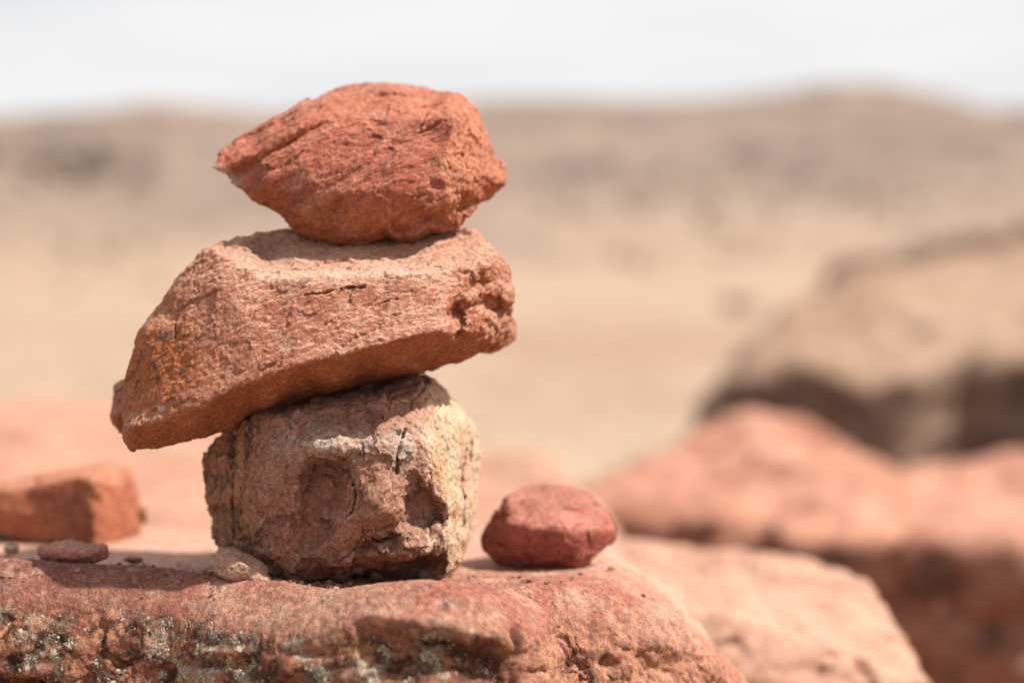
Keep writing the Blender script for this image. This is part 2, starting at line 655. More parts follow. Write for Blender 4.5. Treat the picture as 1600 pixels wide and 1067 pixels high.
for (pu, pv, ru, rv, dp) in [(905, 1042, 17, 13, .012), (948, 1038, 14, 12, .012), (975, 975, 9, 26, .005), (925, 975, 8, 22, .004), (868, 1000, 10, 18, .004),
                             (1000, 1000, 10, 24, .005), (1075, 965, 26, 9, .004), (845, 1048, 16, 8, .006), (60, 1050, 60, 10, -.006), (45, 1066, 60, 10, .010),
                             (350, 1020, 40, 7, -.005), (345, 1036, 60, 7, .006), (480, 1020, 50, 9, .006), (1030, 1045, 22, 16, .006), (1010, 1015, 9, 16, .005),
                             (690, 945, 22, 9, .003), (745, 958, 18, 9, .003)]:
    D -= dp * np.exp(-((lu - pu) / ru) ** 2 - ((lv - pv) / rv) ** 2) * near
lco = lco + lnn * D[:, None]
lnn = vnormals(lco, lfa)
lu, lv = to_px(lco)
# middle and fine relief
fr = fbm(lco, 0.022, 4, 32)
rg = fbm(lco * np.array([1, 1, 0.55]), 0.016, 3, 33, ridged=True)
pit = worley(lco, 0.010, 2)
D = 0.0022 * fr * (0.5 + side) + 0.0016 * rg * side - 0.0016 * sstep(0.35, 0.1, pit) * side
D += 0.0011 * fbm(lco, 0.006, 3, 34, gain=0.6) + 0.0006 * fbm(lco, 0.0024, 2, 35)
lco = lco + lnn * D[:, None]
lnn2 = vnormals(lco, lfa)
# colour
N = len(lco)
big = fbm(lco, 0.06, 4, 36)
med = fbm(lco, 0.018, 4, 37)
fin = fbm(lco, 0.005, 3, 38)
red = np.tile(C(0.52, 0.24, 0.175), (N, 1))
top_c = lerp(red, C(0.66, 0.40, 0.30), sstep(-0.15, 0.35, big + 0.4 * med))
top_c = lerp(top_c, C(0.40, 0.18, 0.135), sstep(0.12, 0.45, med) * 0.6)
top_c = lerp(top_c, C(0.36, 0.165, 0.13), sstep(340, 200, lu + 60 * med) * sstep(0.06, 0.02, lco[:, 1]) * 0.8)  # shade of the stack on the left band, put into the colour
spot = sstep(0.22, 0.36, fbm(lco, 0.009, 3, 53)) * sstep(0.0, 0.3, fbm(lco, 0.05, 2, 54)) * sstep(0.08, 0.03, lco[:, 1])
top_c = lerp(top_c, C(0.16, 0.085, 0.07), spot * 0.75)
top_c = lerp(top_c, C(0.60, 0.46, 0.38), sstep(0.2, 0.36, fbm(lco, 0.012, 3, 55)) * sstep(0.08, 0.03, lco[:, 1]) * 0.5)
peach = sstep(0.05, 0.16, lco[:, 1]) * 0.8
blot = sstep(0.1, 0.4, fbm(lco * np.array([0.6, 1, 1]), 0.05, 4, 51))
top_c = lerp(top_c, C(0.72, 0.48, 0.38), np.clip(peach, 0, 0.8))
top_c = lerp(top_c, C(0.56, 0.30, 0.21), blot * 0.5)
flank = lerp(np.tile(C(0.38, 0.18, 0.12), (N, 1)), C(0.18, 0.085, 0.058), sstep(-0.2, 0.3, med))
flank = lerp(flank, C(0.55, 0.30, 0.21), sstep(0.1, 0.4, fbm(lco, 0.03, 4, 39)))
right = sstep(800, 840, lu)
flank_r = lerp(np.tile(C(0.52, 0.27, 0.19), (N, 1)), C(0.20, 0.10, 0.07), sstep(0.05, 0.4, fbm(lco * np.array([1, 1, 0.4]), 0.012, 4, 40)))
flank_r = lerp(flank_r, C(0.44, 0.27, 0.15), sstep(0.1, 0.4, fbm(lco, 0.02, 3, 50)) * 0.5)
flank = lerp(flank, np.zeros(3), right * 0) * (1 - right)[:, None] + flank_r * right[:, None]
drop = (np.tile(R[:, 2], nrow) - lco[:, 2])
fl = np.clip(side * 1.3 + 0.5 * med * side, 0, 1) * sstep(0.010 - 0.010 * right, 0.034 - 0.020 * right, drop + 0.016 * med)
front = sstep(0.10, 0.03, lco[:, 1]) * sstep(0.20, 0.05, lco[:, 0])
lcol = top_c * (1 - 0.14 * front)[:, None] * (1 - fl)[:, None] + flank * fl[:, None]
left = sstep(800, 770, lu)
blk = sstep(-0.05, 0.2, fbm(lco, 0.016, 5, 41, gain=0.6)) * fl * left            # black crust
lcol = lerp(lcol, C(0.040, 0.026, 0.02), blk * 0.62)
ora = sstep(0.10, 0.28, fbm(lco, 0.022, 5, 42, gain=0.6)) * fl
lcol = lerp(lcol, C(0.60, 0.34, 0.22), ora * 0.75)
must = sstep(0.22, 0.34, fbm(lco, 0.017, 4, 43) + 0.10 * np.exp(-((lu - 590) / 60) ** 2)) * sstep(0.35, 0.8, fl)
lcol = lerp(lcol, C(0.26, 0.155, 0.05), must * (0.7 * left + 0.2) * sstep(-0.2, 0.25, fin))
grey_f = fbm(lco, 0.032, 4, 44) + 0.16 * np.exp(-((lu - 300) / 130) ** 2) - 0.10 * sstep(650, 760, lu)
grey = sstep(0.02, 0.20, grey_f) * sstep(0.3, 0.75, fl) * left
lcol = lerp(lcol, C(0.33, 0.275, 0.225), grey * 0.6 * sstep(-0.25, 0.1, fin))
lcol = lcol * (1 + 0.45 * fin + 0.30 * fbm(lco, 0.0022, 2, 52))[:, None]
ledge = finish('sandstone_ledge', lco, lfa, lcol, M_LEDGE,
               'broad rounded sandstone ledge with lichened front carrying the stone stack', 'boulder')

# crusty lichen granules on the shaded flank
rs = np.random.RandomState(5)
area = np.linalg.norm(np.cross(lco[lfa[:, 2]] - lco[lfa[:, 0]], lco[lfa[:, 3]] - lco[lfa[:, 1]]), axis=1) * 0.5
cl = sstep(0.0, 0.22, fbm(lco, 0.013, 3, 47))
wv = (grey * cl ** 2 + 0.004 * fl * left) * sstep(0.06, 0.02, lco[:, 1]) * (lu > -60) * (lu < 800)
wf = area * wv[lfa].mean(1)
pick = rs.choice(len(lfa), 30000, p=wf / wf.sum())
bc = rs.rand(len(pick), 2)
q4 = lco[lfa[pick]]
pos = (q4[:, 0] * (1 - bc[:, :1]) + q4[:, 1] * bc[:, :1]) * (1 - bc[:, 1:]) + (q4[:, 3] * (1 - bc[:, :1]) + q4[:, 2] * bc[:, :1]) * bc[:, 1:]
nor = lnn2[lfa[pick, 0]]
unit = np.array([(1, 0, 0), (.31, .95, 0), (-.81, .59, 0), (-.81, -.59, 0), (.31, -.95, 0), (0.1, 0, .75)])
tri = np.array([(0, 1, 5, 5), (1, 2, 5, 5), (2, 3, 5, 5), (3, 4, 5, 5), (4, 0, 5, 5)])
t1 = np.cross(nor, rs.normal(size=nor.shape))
t1 /= np.linalg.norm(t1, axis=1)[:, None]
t2 = np.cross(nor, t1)
sz = 0.0006 + 0.0010 * rs.rand(len(pick)) ** 2
jit = 1 + 0.35 * rs.normal(size=(len(pick), 6, 1))
uu = unit[None] * jit
gco = pos[:, None] + sz[:, None, None] * (uu[..., :1] * t1[:, None] + uu[..., 1:2] * t2[:, None] + uu[..., 2:] * nor[:, None])
gco -= nor[:, None] * (sz * 0.15)[:, None, None]
gfa = (tri[None, :, :3] + (np.arange(len(pick)) * 6)[:, None, None]).reshape(-1, 3)
gc = np.where(rs.rand(len(pick), 1) < 0.75, C(0.44, 0.385, 0.315), C(0.50, 0.41, 0.32)) * (0.7 + 0.6 * rs.rand(len(pick), 1))
ym = rs.rand(len(pick)) < 0.05
gc[ym] = C(0.34, 0.22, 0.05)


def finish_tri(name, co, fa, colour, mat, parent):
    base = np.array(parent.location)
    me = mesh_from(name, co - base, fa)
    ca = me.color_attributes.new('Col', 'FLOAT_COLOR', 'POINT')
    rgba = np.ones((len(co), 4), np.float32)
    rgba[:, :3] = TONE(colour)
    ca.data.foreach_set('color', rgba.ravel())
    me.polygons.foreach_set('use_smooth', np.ones(len(fa), bool))
    me.materials.append(mat)
    ob = bpy.data.objects.new(name, me)
    COL.objects.link(ob)
    ob.parent = parent
    ob['kind'] = 'stuff'
    return ob


lich = finish_tri('lichen', gco.reshape(-1, 3), gfa, np.repeat(gc, 6, 0), M_LICHEN, ledge)
lich['label'] = 'grey granular lichen crust'

# grit and crumbs caught on the top of the ledge
gw = area * ((lnn2[lfa[:, 0], 2] > 0.75) * (lco[lfa[:, 0], 1] > -0.02) * (lco[lfa[:, 0], 1] < 0.22))
fx, fy = lco[lfa[:, 0], 0], lco[lfa[:, 0], 1]
gw = gw * (0.10 + 2.2 * np.exp(-((fx + 0.14) / 0.10) ** 2 - ((fy - 0.03) / 0.05) ** 2) + 0.9 * np.exp(-((fx + 0.33) / 0.10) ** 2 - ((fy - 0.08) / 0.05) ** 2))
pick = rs.choice(len(lfa), 900, p=gw / gw.sum())
pos = lco[lfa[pick]].mean(1)
ico = np.array([(0, 0, 1), (.89, 0, .45), (.28, .85, .45), (-.72, .53, .45), (-.72, -.53, .45), (.28, -.85, .45),
                (.72, .53, -.45), (-.28, .85, -.45), (-.89, 0, -.45), (-.28, -.85, -.45), (.72, -.53, -.45), (0, 0, -1)])
icf = np.array([(0, 1, 2), (0, 2, 3), (0, 3, 4), (0, 4, 5), (0, 5, 1), (1, 6, 2), (2, 7, 3), (3, 8, 4), (4, 9, 5), (5, 10, 1),
                (6, 7, 2), (7, 8, 3), (8, 9, 4), (9, 10, 5), (10, 6, 1), (11, 7, 6), (11, 8, 7), (11, 9, 8), (11, 10, 9), (11, 6, 10)])
sz = 0.0006 + 0.0026 * rs.rand(len(pick)) ** 4
cc = ico[None] * (1 + 0.22 * rs.normal(size=(len(pick), 12, 1))) * (np.array([1, 1, .7]) * (0.75 + 0.5 * rs.rand(len(pick), 1, 3)))
gco = pos[:, None] + sz[:, None, None] * cc + np.array([0, 0, 1]) * (sz * 0.35)[:, None, None]
gc = np.array([C(0.58, 0.40, 0.31), C(0.46, 0.24, 0.18), C(0.34, 0.19, 0.15)])[rs.randint(0, 3, len(pick))] * (0.8 + 0.4 * rs.rand(len(pick), 1))
grit = finish_tri('grit', gco.reshape(-1, 3), (icf[None] + (np.arange(len(pick)) * 12)[:, None, None]).reshape(-1, 3), np.repeat(gc, 12, 0), M_STONE, ledge)
grit.data.polygons.foreach_set('use_smooth', np.zeros(len(grit.data.polygons), bool))
grit['label'] = 'sand grains and crumbs of stone'

# ------------------------------------------------------------------ loose stones
def rock(name, cages, vox, round_it, sculpt, relief, colour, label, category='stone', group=None, mat=M_STONE, pre=None):
    V, F = join(cages)
    co, fa = remesh(V, F, pre or vox * 1.6)
    co = smooth(co, fa, round_it)
    if sculpt:
        nn = vnormals(co, fa)
        u, v = to_px(co)
        co = sculpt(co, nn, u, v)
        co = smooth(co, fa, 1)
    co, fa = remesh(co, fa, vox)
    co = smooth(co, fa, 2)
    nn = vnormals(co, fa)
    if (nn * (co - co.mean(0))).sum() < 0:
        fa = fa[:, ::-1]
        nn = -nn
    for step in relief:
        u, v = to_px(co)
        co = co + nn * step(co, nn, u, v)[:, None]
        nn = vnormals(co, fa)
    u, v = to_px(co)
    # curvature: worn edges are paler
    lap = smooth(co, fa, 3) - co
    cv = smooth_scalar(-(lap * nn).sum(1), fa, 1) / vox
    return finish(name, co, fa, colour(co, nn, u, v, cv), mat, label, category, group)


STACK = 'stones balanced in the stack'

# ---- bottom stone
B_RIM = [(319, 715, .075), (320, 690, .075), (332, 681, .075), (360, 671, .07), (384, 658, .06), (394, 644, .045), (402, 634, .05), (440, 625, .07),
         (520, 610, .09), (600, 594, .10), (664, 582, .10), (680, 588, .10), (692, 602, .10), (706, 625, .105), (724, 644, .11), (740, 664, .115),
         (747, 690, .12), (750, 725, .12), (748, 765, .12), (743, 800, .115), (740, 838, .105), (728, 852, .09), (719, 880, .075), (706, 896, .06),
         (688, 908, .045), (672, 906, .05), (650, 896, .055), (625, 893, .06), (580, 894, .06), (545, 897, .055), (510, 906, .045), (478, 914, .03), (455, 914, .025),
         (438, 905, .03), (425, 888, .05), (400, 880, .065), (365, 872, .07), (345, 872, .075), (334, 850, .075), (328, 815, .075), (321, 785, .075), (318, 750, .075)]
B_FRONT = [(398, 648, .032), (432, 652, .018), (470, 646, .014), (505, 640, .014), (560, 632, .018), (620, 624, .026), (665, 608, .05),     # 0-6 top front edge
           (378, 680, .030), (372, 720, .026), (382, 765, .022), (402, 812, .020), (430, 862, .018), (446, 900, .018),                     # 7-12 left edge of the front mass
           (366, 690, .055), (360, 740, .056), (368, 800, .058), (395, 860, .055),                                                         # 13-16 recessed left part
           (440, 700, .004), (470, 690, -.004), (520, 690, -.012), (570, 690, -.012), (620, 690, -.004), (655, 690, .006),                 # 17-22 brow
           (672, 700, .012), (688, 745, .014), (697, 800, .016), (703, 850, .022), (696, 895, .032),                                       # 23-27 right corner
           (430, 760, .004), (450, 820, .004), (480, 870, .008), (520, 880, .012), (570, 870, .014), (620, 860, .006), (670, 850, .012),   # 28-34
           (500, 790, -.006), (560, 780, -.012), (600, 790, -.014), (590, 740, -.014), (640, 850, .004), (535, 840, .000),                 # 35-40
           (640, 645, .022), (600, 660, .006), (540, 665, .003), (715, 720, .055), (725, 790, .06), (712, 665, .055), (690, 640, .055)]    # 41-47
B_RIDGE = [(0, 1), (1, 2), (2, 3), (3, 4), (4, 5), (5, 6), (0, 7), (7, 8), (8, 9), (9, 10), (10, 11), (11, 12), (23, 24), (24, 25), (25, 26), (26, 27)]
B_BACK = [(400, 700, .13), (400, 840, .13), (480, 680, .16), (560, 650, .17), (640, 650, .17), (680, 720, .175), (560, 760, .19), (480, 840, .17), (600, 850, .17), (680, 830, .16)]


def bottom_sculpt(co, nn, u, v):
    fr = sstep(0.15, -0.2, nn[:, 1])
    u = u + 13 * fbm(co, 0.022, 3, 58) + 10 * facets(co, 0.02, 10) * 0.4 + 3 * fbm(co, 0.008, 2, 56)
    v = v + 10 * fbm(co, 0.020, 3, 59) + 3 * fbm(co, 0.008, 2, 57)
    d = 0
    e = poly_in(u, v, [(466, 738), (480, 716), (510, 704), (540, 715), (553, 740), (551, 775), (543, 803), (515, 845), (470, 872), (446, 850), (455, 790)])
    d = d + 0.036 * sstep(-3, 20, e) * np.clip(0.25 + 0.75 * ((u - 450) * 0.6 - (v - 850) * 0.8) / 130, 0.15, 1)
    e = poly_in(u, v, [(645, 735), (660, 752), (690, 785), (703, 802), (699, 832), (672, 846), (640, 836), (616, 838), (624, 800), (632, 765)])
    d = d + 0.026 * sstep(-4, 20, e)
    e = poly_in(u, v, [(606, 888), (650, 866), (692, 870), (690, 903), (650, 900)])
    d = d + 0.026 * sstep(-3, 12, e)
    e = ell(u, v, 585, 848, 34, 9, -15)
    d = d + 0.012 * sstep(1.3, 0.3, e)
    d = d - 0.008 * sstep(1.2, 0.2, ell(u, v, 592, 780, 24, 46, 5))
    d = d - 0.010 * sstep(1.2, 0.2, ell(u, v, 645, 855, 42, 13, -8))
    d = d - 0.006 * sstep(1.3, 0.2, ell(u, v, 425, 738, 34, 26, 0))
    d = d + 0.008 * sstep(1.2, 0.2, ell(u, v, 418, 800, 26, 20, 0))
    d = d - 0.007 * sstep(1.3, 0.3, ell(u, v, 515, 698, 52, 11, 4))
    d = d - 0.006 * sstep(1.3, 0.3, ell(u, v, 455, 850, 22, 40, -15))
    co = co.copy()
    co[:, 1] += d * fr
    return co


def bottom_relief1(co, nn, u, v):
    d = 0.0035 * fbm(co, 0.045, 3, 61) + 0.0012 * fbm(co, 0.018, 4, 62, ridged=True)
    return d + (0.0040 * facets(co, 0.030, 8) + 0.0020 * facets(co, 0.012, 9)) * (1 - 0.8 * sstep(0.2, 0.55, nn[:, 0]) * sstep(640, 680, u))


def bottom_relief2(co, nn, u, v):
    d = 0.0016 * fbm(co, 0.008, 3, 64, gain=0.6) + 0.0009 * fbm(co, 0.003, 2, 65)
    rightf = sstep(0.25, 0.6, nn[:, 0]) * sstep(640, 680, u)
    leftf = sstep(-0.2, -0.6, nn[:, 0])
    d = d - 0.0012 * (rightf + 1.4 * leftf) * sstep(0.1, 0.5, fbm(co * np.array([1, 1, 0.18]), 0.006, 3, 66))
    w = worley(co, 0.006, 4)
    d = d - 0.0010 * sstep(0.30, 0.08, w)
    for pts, wd, dp in (([(634, 668), (628, 690), (622, 712), (621, 738)], 3.2, .009), ([(730, 702), (724, 735), (722, 762), (728, 778), (725, 822)], 2.6, .010),
                        ([(737, 690), (736, 720)], 2.0, .004), ([(552, 752), (556, 775), (550, 800), (540, 806)], 2.4, .006), ([(565, 820), (572, 845), (600, 868)], 1.8, .003),
                        ([(566, 690), (568, 712)], 1.6, .003), ([(540, 800), (546, 780)], 2.0, .004), ([(560, 700), (540, 655)], 1.3, .0015),
                        ([(576, 838), (590, 845), (625, 835)], 2.6, .005), ([(520, 880), (545, 868), (570, 835)], 2.0, .003), ([(366, 700), (362, 770), (366, 840)], 3, .004)):
        ww = wd * (0.7 + 0.5 * fbm(co, 0.01, 2, 67))
        d = d - dp * sstep(ww * 1.25, ww * 0.2, seg_d(u, v, pts)) * (nn[:, 1] < 0.3)
    return d


def bottom_colour(co, nn, u, v, cv):
    n = len(co)
    a, b, f = fbm(co, 0.05, 4, 68), fbm(co, 0.016, 4, 69), fbm(co, 0.004, 3, 70)
    c = lerp(np.tile(C(0.44, 0.255, 0.185), (n, 1)), C(0.35, 0.19, 0.135), sstep(-0.2, 0.3, b))
    c = lerp(c, C(0.48, 0.265, 0.20), sstep(0.0, 0.4, a) * 0.7)
    whitish = (np.exp(-ell(u, v, 470, 690, 45, 28) ** 2) + np.exp(-ell(u, v, 545, 692, 55, 20) ** 2) + np.exp(-ell(u, v, 640, 700, 34, 30) ** 2)
               + 0.8 * np.exp(-ell(u, v, 412, 762, 20, 16) ** 2) + 0.6 * np.exp(-ell(u, v, 660, 690, 40, 20) ** 2))
    c = lerp(c, C(0.55, 0.48, 0.43), np.clip(whitish, 0, 1) * sstep(-0.35, 0.15, b + 0.6 * f) * 0.8)
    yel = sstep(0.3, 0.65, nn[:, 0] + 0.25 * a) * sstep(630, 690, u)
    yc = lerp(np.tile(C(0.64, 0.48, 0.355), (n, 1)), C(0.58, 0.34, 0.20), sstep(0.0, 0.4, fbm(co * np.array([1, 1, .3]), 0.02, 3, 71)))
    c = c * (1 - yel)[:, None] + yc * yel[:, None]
    lf = sstep(-0.1, -0.5, nn[:, 0]) * sstep(420, 380, u)
    st = fbm(co * np.array([1, 1, 0.22]), 0.010, 3, 72)
    lc = lerp(np.tile(C(0.47, 0.27, 0.17), (n, 1)), C(0.12, 0.08, 0.065), sstep(0.0, 0.35, st))
    c = c * (1 - lf)[:, None] + lc * lf[:, None]
    c = lerp(c, C(0.09, 0.065, 0.055), sstep(0.28, 0.5, fbm(co, 0.012, 4, 73)) * 0.6 * (1 - yel))
    c = lerp(c, C(0.66, 0.52, 0.44), sstep(0.12, 0.5, cv) * 0.45) * C(1.12, 1.12, 1.12)
    return c * (1 + 0.22 * f)[:, None]


rock('stacked_stone', [cage(B_RIM, B_FRONT, B_BACK, B_RIDGE)], 0.00105, 5, bottom_sculpt, [bottom_relief1, bottom_relief2], bottom_colour,
     'grey brown hollowed sandstone block at the bottom of the stack', group=STACK)

# ---- middle stone
M_RIM = [(190, 690, 0.030), (189, 650, 0.035), (190, 610, 0.040), (203, 560, 0.045), (211, 525, 0.050), (226, 498, 0.055), (243, 472, 0.060), (265, 446, 0.051), (292, 416, 0.055), (312, 393, 0.058),
         (332, 383, 0.062), (362, 375, 0.078), (402, 365, 0.090), (432, 358, 0.094), (480, 356, 0.101), (560, 360, 0.105), (640, 362, 0.105), (700, 356, 0.101), (735, 351, 0.098),
         (750, 362, 0.094), (772, 382, 0.090), (787, 402, 0.086), (796, 418, 0.082), (801, 440, 0.078), (804, 466, 0.070), (801, 495, 0.080), (790, 518, 0.075), (774, 541, 0.070),
         (750, 556, 0.070), (718, 566, 0.075), (690, 573, 0.080), (664, 580, 0.085), (620, 591, 0.085), (560, 606, 0.080), (500, 622, 0.070), (440, 640, 0.060), (402, 652, 0.055),
         (370, 668, 0.050), (330, 681, 0.040), (290, 690, 0.030), (240, 701, 0.022), (206, 707, 0.020), (194, 702, 0.025)]
M_FRONT = [(335, 390, 0.052), (376, 414, 0.030), (420, 436, 0.014), (480, 436, 0.008), (555, 432, 0.008), (600, 426, 0.012), (645, 430, 0.010), (700, 420, 0.020), (760, 412, 0.029),  # 0-8 crest
           (206, 668, -0.002), (262, 656, -0.014), (330, 625, -0.022), (400, 592, -0.026), (470, 569, -0.029), (560, 546, -0.029), (645, 526, -0.025), (700, 516, -0.018), (760, 522, 0.020),  # 9-17 lower edge
           (228, 520, 0.034), (300, 500, 0.016), (380, 490, -0.001), (460, 500, -0.007), (540, 490, -0.007), (620, 480, -0.006), (690, 470, -0.002), (720, 450, 0.010), (770, 440, 0.050),     # 18-26
           (240, 580, 0.012), (310, 570, -0.005), (222, 640, 0.006), (790, 470, 0.043), (745, 480, 0.022), (300, 440, 0.040), (350, 450, 0.014),                                          # 27-33
           (420, 400, 0.061), (500, 395, 0.061), (600, 395, 0.058), (680, 385, 0.061), (740, 385, 0.068), (455, 372, 0.079),                                                             # 34-39
           (300, 672, -0.001), (420, 622, -0.001), (520, 596, 0.004), (620, 570, 0.020), (700, 548, 0.030)]                                                                             # 40-44
M_RIDGE = [(0, 1), (1, 2), (2, 3), (3, 4), (4, 5), (5, 6), (6, 7), (7, 8), (9, 10), (10, 11), (11, 12), (12, 13), (13, 14), (14, 15), (15, 16), (16, 17)]
M_BACK = [(240, 560, .11), (300, 480, .14), (300, 620, .11), (400, 440, .18), (420, 560, .17), (520, 420, .19), (560, 540, .18), (650, 420, .19), (680, 520, .17), (740, 440, .17), (740, 520, .13)]
LOBE_L = cage([(170, 655, .09), (173, 630, .09), (177, 600, .09), (188, 588, .09), (230, 590, .09), (235, 660, .09), (195, 676, .08), (178, 672, .085)],
              [(183, 615, .06), (181, 650, .06), (205, 630, .05)], [(200, 630, .13)])
LOBE_R = cage([(740, 500, .13), (800, 485, .13), (807, 505, .13), (808, 520, .13), (801, 534, .125), (786, 546, .12), (768, 555, .115), (745, 556, .11), (725, 530, .12)],
              [(775, 530, .085), (790, 515, .09)], [(775, 520, .17)])


def middle_sculpt(co, nn, u, v):
    co = co.copy()
    fr = sstep(0.2, -0.3, nn[:, 1])
    u2 = u + 10 * fbm(co, 0.014, 3, 78)
    v2 = v + 10 * fbm(co, 0.014, 3, 79)
    d = 0.009 * sstep(-4, 14, poly_in(u2, v2, [(690, 486), (716, 472), (760, 456), (796, 448), (806, 480), (785, 530), (745, 562), (705, 530)]))
    d = d + 0.013 * sstep(-2, 10, poly_in(u2, v2, [(694, 484), (716, 478), (730, 486), (726, 508), (718, 526), (700, 524), (690, 500)]))
    d = d + 0.013 * sstep(-2, 10, poly_in(u2, v2, [(740, 478), (757, 462), (784, 458), (792, 474), (778, 494), (756, 492)]))
    d = d + 0.007 * sstep(-2, 10, poly_in(u2, v2, [(740, 512), (756, 500), (782, 505), (776, 528), (752, 545), (738, 540)]))
    d = d - 0.005 * sstep(1.3, 0.3, ell(u, v, 731, 510, 6, 34, 12))
    co[:, 1] += d * fr
    co[:, 2] -= 0.002 * sstep(1.2, 0.4, ell(u, v, 450, 405, 80, 26, 0)) * sstep(0.2, 0.6, nn[:, 2])
    return co


def middle_relief1(co, nn, u, v):
    q = rot_frame(co, 33, 1.7, 1.2, 0.85)
    d = 0.0026 * fbm(co, 0.05, 3, 81) + 0.0006 * scarps(fbm(q, 0.035, 3, 82) * 3.5, 0.3) + 0.0018 * facets(q, 0.030, 5) + 0.0009 * facets(q, 0.011, 6)
    rightf = sstep(690, 730, u)
    d = d + rightf * (0.0020 * fbm(co, 0.014, 3, 83, ridged=True) + 0.0010 * facets(co, 0.010, 7) - 0.001)
    backtop = sstep(450, 400, u) * sstep(415, 380, v)
    return d + backtop * 0.004 * fbm(co, 0.012, 2, 84)


def middle_relief2(co, nn, u, v):
    q = rot_frame(co, 33, 1.2, 1.0, 0.9)
    d = 0.0011 * fbm(q, 0.0085, 3, 85, gain=0.6) + 0.0008 * fbm(q, 0.0032, 2, 86)
    w = worley(q, 0.0055, 6)
    d = d - 0.0006 * sstep(0.32, 0.1, w)
    d = d + sstep(690, 730, u) * 0.0012 * fbm(co, 0.005, 2, 87)
    for pts, wd, dp in (([(475, 461), (505, 457), (530, 452), (552, 449), (580, 449)], 2.2, .0045), ([(470, 450), (482, 436)], 1.6, .002), ([(276, 494), (273, 512), (274, 528)], 1.5, .003),
                        ([(585, 478), (603, 470), (620, 466)], 2.0, .003), ([(535, 540), (560, 526), (590, 512)], 1.8, .0022), ([(298, 424), (310, 410)], 2, .003),
                        ([(382, 425), (386, 440)], 1.5, .002), ([(600, 425), (604, 440), (618, 434)], 2.2, .002), ([(610, 500), (622, 490)], 1.6, .002)):
        ww = wd * np.clip(0.55 + 1.6 * fbm(co, 0.008, 2, 88), 0.05, 2)
        u, v = u + 1.2 * fbm(co, 0.004, 2, 99), v + 1.2 * fbm(co, 0.004, 2, 98)
        d = d - dp * sstep(ww * 1.3, ww * 0.2, seg_d(u, v, pts)) * (nn[:, 1] < 0.4)
    return d


def middle_colour(co, nn, u, v, cv):
    n = len(co)
    q = rot_frame(co, 33, 1.4, 1.0, 0.9)
    a, b, f = fbm(co, 0.06, 4, 89), fbm(q, 0.012, 4, 90), fbm(co, 0.004, 3, 91)
    c = lerp(np.tile(C(0.49, 0.235, 0.155), (n, 1)), C(0.42, 0.175, 0.11), sstep(-0.1, 0.35, a))
    c = lerp(c, C(0.55, 0.31, 0.23), sstep(0.0, 0.35, b) * 0.7)
    c = lerp(c, C(0.28, 0.14, 0.09), sstep(0.25, 0.5, fbm(q, 0.006, 3, 92)) * 0.55)
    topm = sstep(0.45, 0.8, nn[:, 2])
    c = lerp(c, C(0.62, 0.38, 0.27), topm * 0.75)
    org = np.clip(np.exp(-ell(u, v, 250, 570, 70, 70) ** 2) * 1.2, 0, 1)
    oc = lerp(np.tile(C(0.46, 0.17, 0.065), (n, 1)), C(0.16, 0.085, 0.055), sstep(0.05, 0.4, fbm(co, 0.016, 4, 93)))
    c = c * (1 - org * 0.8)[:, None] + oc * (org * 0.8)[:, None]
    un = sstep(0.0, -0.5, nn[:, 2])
    c = lerp(c, C(0.43, 0.165, 0.07), un * 0.75)  # warm bounce light on the underside, put into the colour
    edge = np.exp(-((v - np.interp(u, [330, 376, 420, 480, 560, 600, 650, 700], [388, 414, 436, 437, 433, 426, 430, 420]) + 4) / 12) ** 2) * sstep(350, 400, u) * sstep(720, 660, u)
    c = lerp(c, C(0.68, 0.50, 0.40), edge * (0.45 + 0.5 * b).clip(0, 1))
    bt = np.exp(-ell(u, v, 420, 388, 45, 18) ** 2) * (co[:, 1] > 0.05)
    c = lerp(c, C(0.30, 0.20, 0.15), np.clip(bt, 0, 1) * 0.6)
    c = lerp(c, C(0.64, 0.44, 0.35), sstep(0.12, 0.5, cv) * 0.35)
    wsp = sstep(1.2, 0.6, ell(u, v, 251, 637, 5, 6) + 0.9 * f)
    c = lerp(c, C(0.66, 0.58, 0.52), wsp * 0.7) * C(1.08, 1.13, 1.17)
    return c * (1 + 0.22 * f)[:, None]


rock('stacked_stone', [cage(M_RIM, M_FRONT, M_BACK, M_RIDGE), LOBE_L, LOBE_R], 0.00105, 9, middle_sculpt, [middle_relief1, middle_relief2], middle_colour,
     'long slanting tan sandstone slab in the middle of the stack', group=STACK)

# ---- top stone
T_RIM = [(321, 266, 0.081), (340, 238, 0.091), (362, 222, 0.101), (400, 200, 0.116), (440, 175, 0.126), (470, 155, 0.136), (479, 150, 0.136), (490, 153, 0.136), (520, 144, 0.146), (545, 135, 0.151), (575, 130, 0.156),
         (602, 128, 0.156), (650, 134, 0.156), (690, 140, 0.151), (716, 146, 0.146), (738, 160, 0.136), (750, 180, 0.131), (757, 205, 0.126), (770, 232, 0.121), (785, 262, 0.116),
         (788, 285, 0.111), (783, 301, 0.106), (762, 314, 0.101), (737, 328, 0.096), (728, 342, 0.091), (722, 353, 0.086), (706, 358, 0.076), (670, 366, 0.076), (645, 377, 0.071), (626, 380, 0.071),
         (602, 373, 0.081), (572, 382, 0.071), (540, 382, 0.071), (500, 374, 0.076), (470, 367, 0.081), (455, 358, 0.081), (440, 343, 0.081), (415, 325, 0.081), (385, 305, 0.081), (358, 289, 0.081), (326, 276, 0.080)]
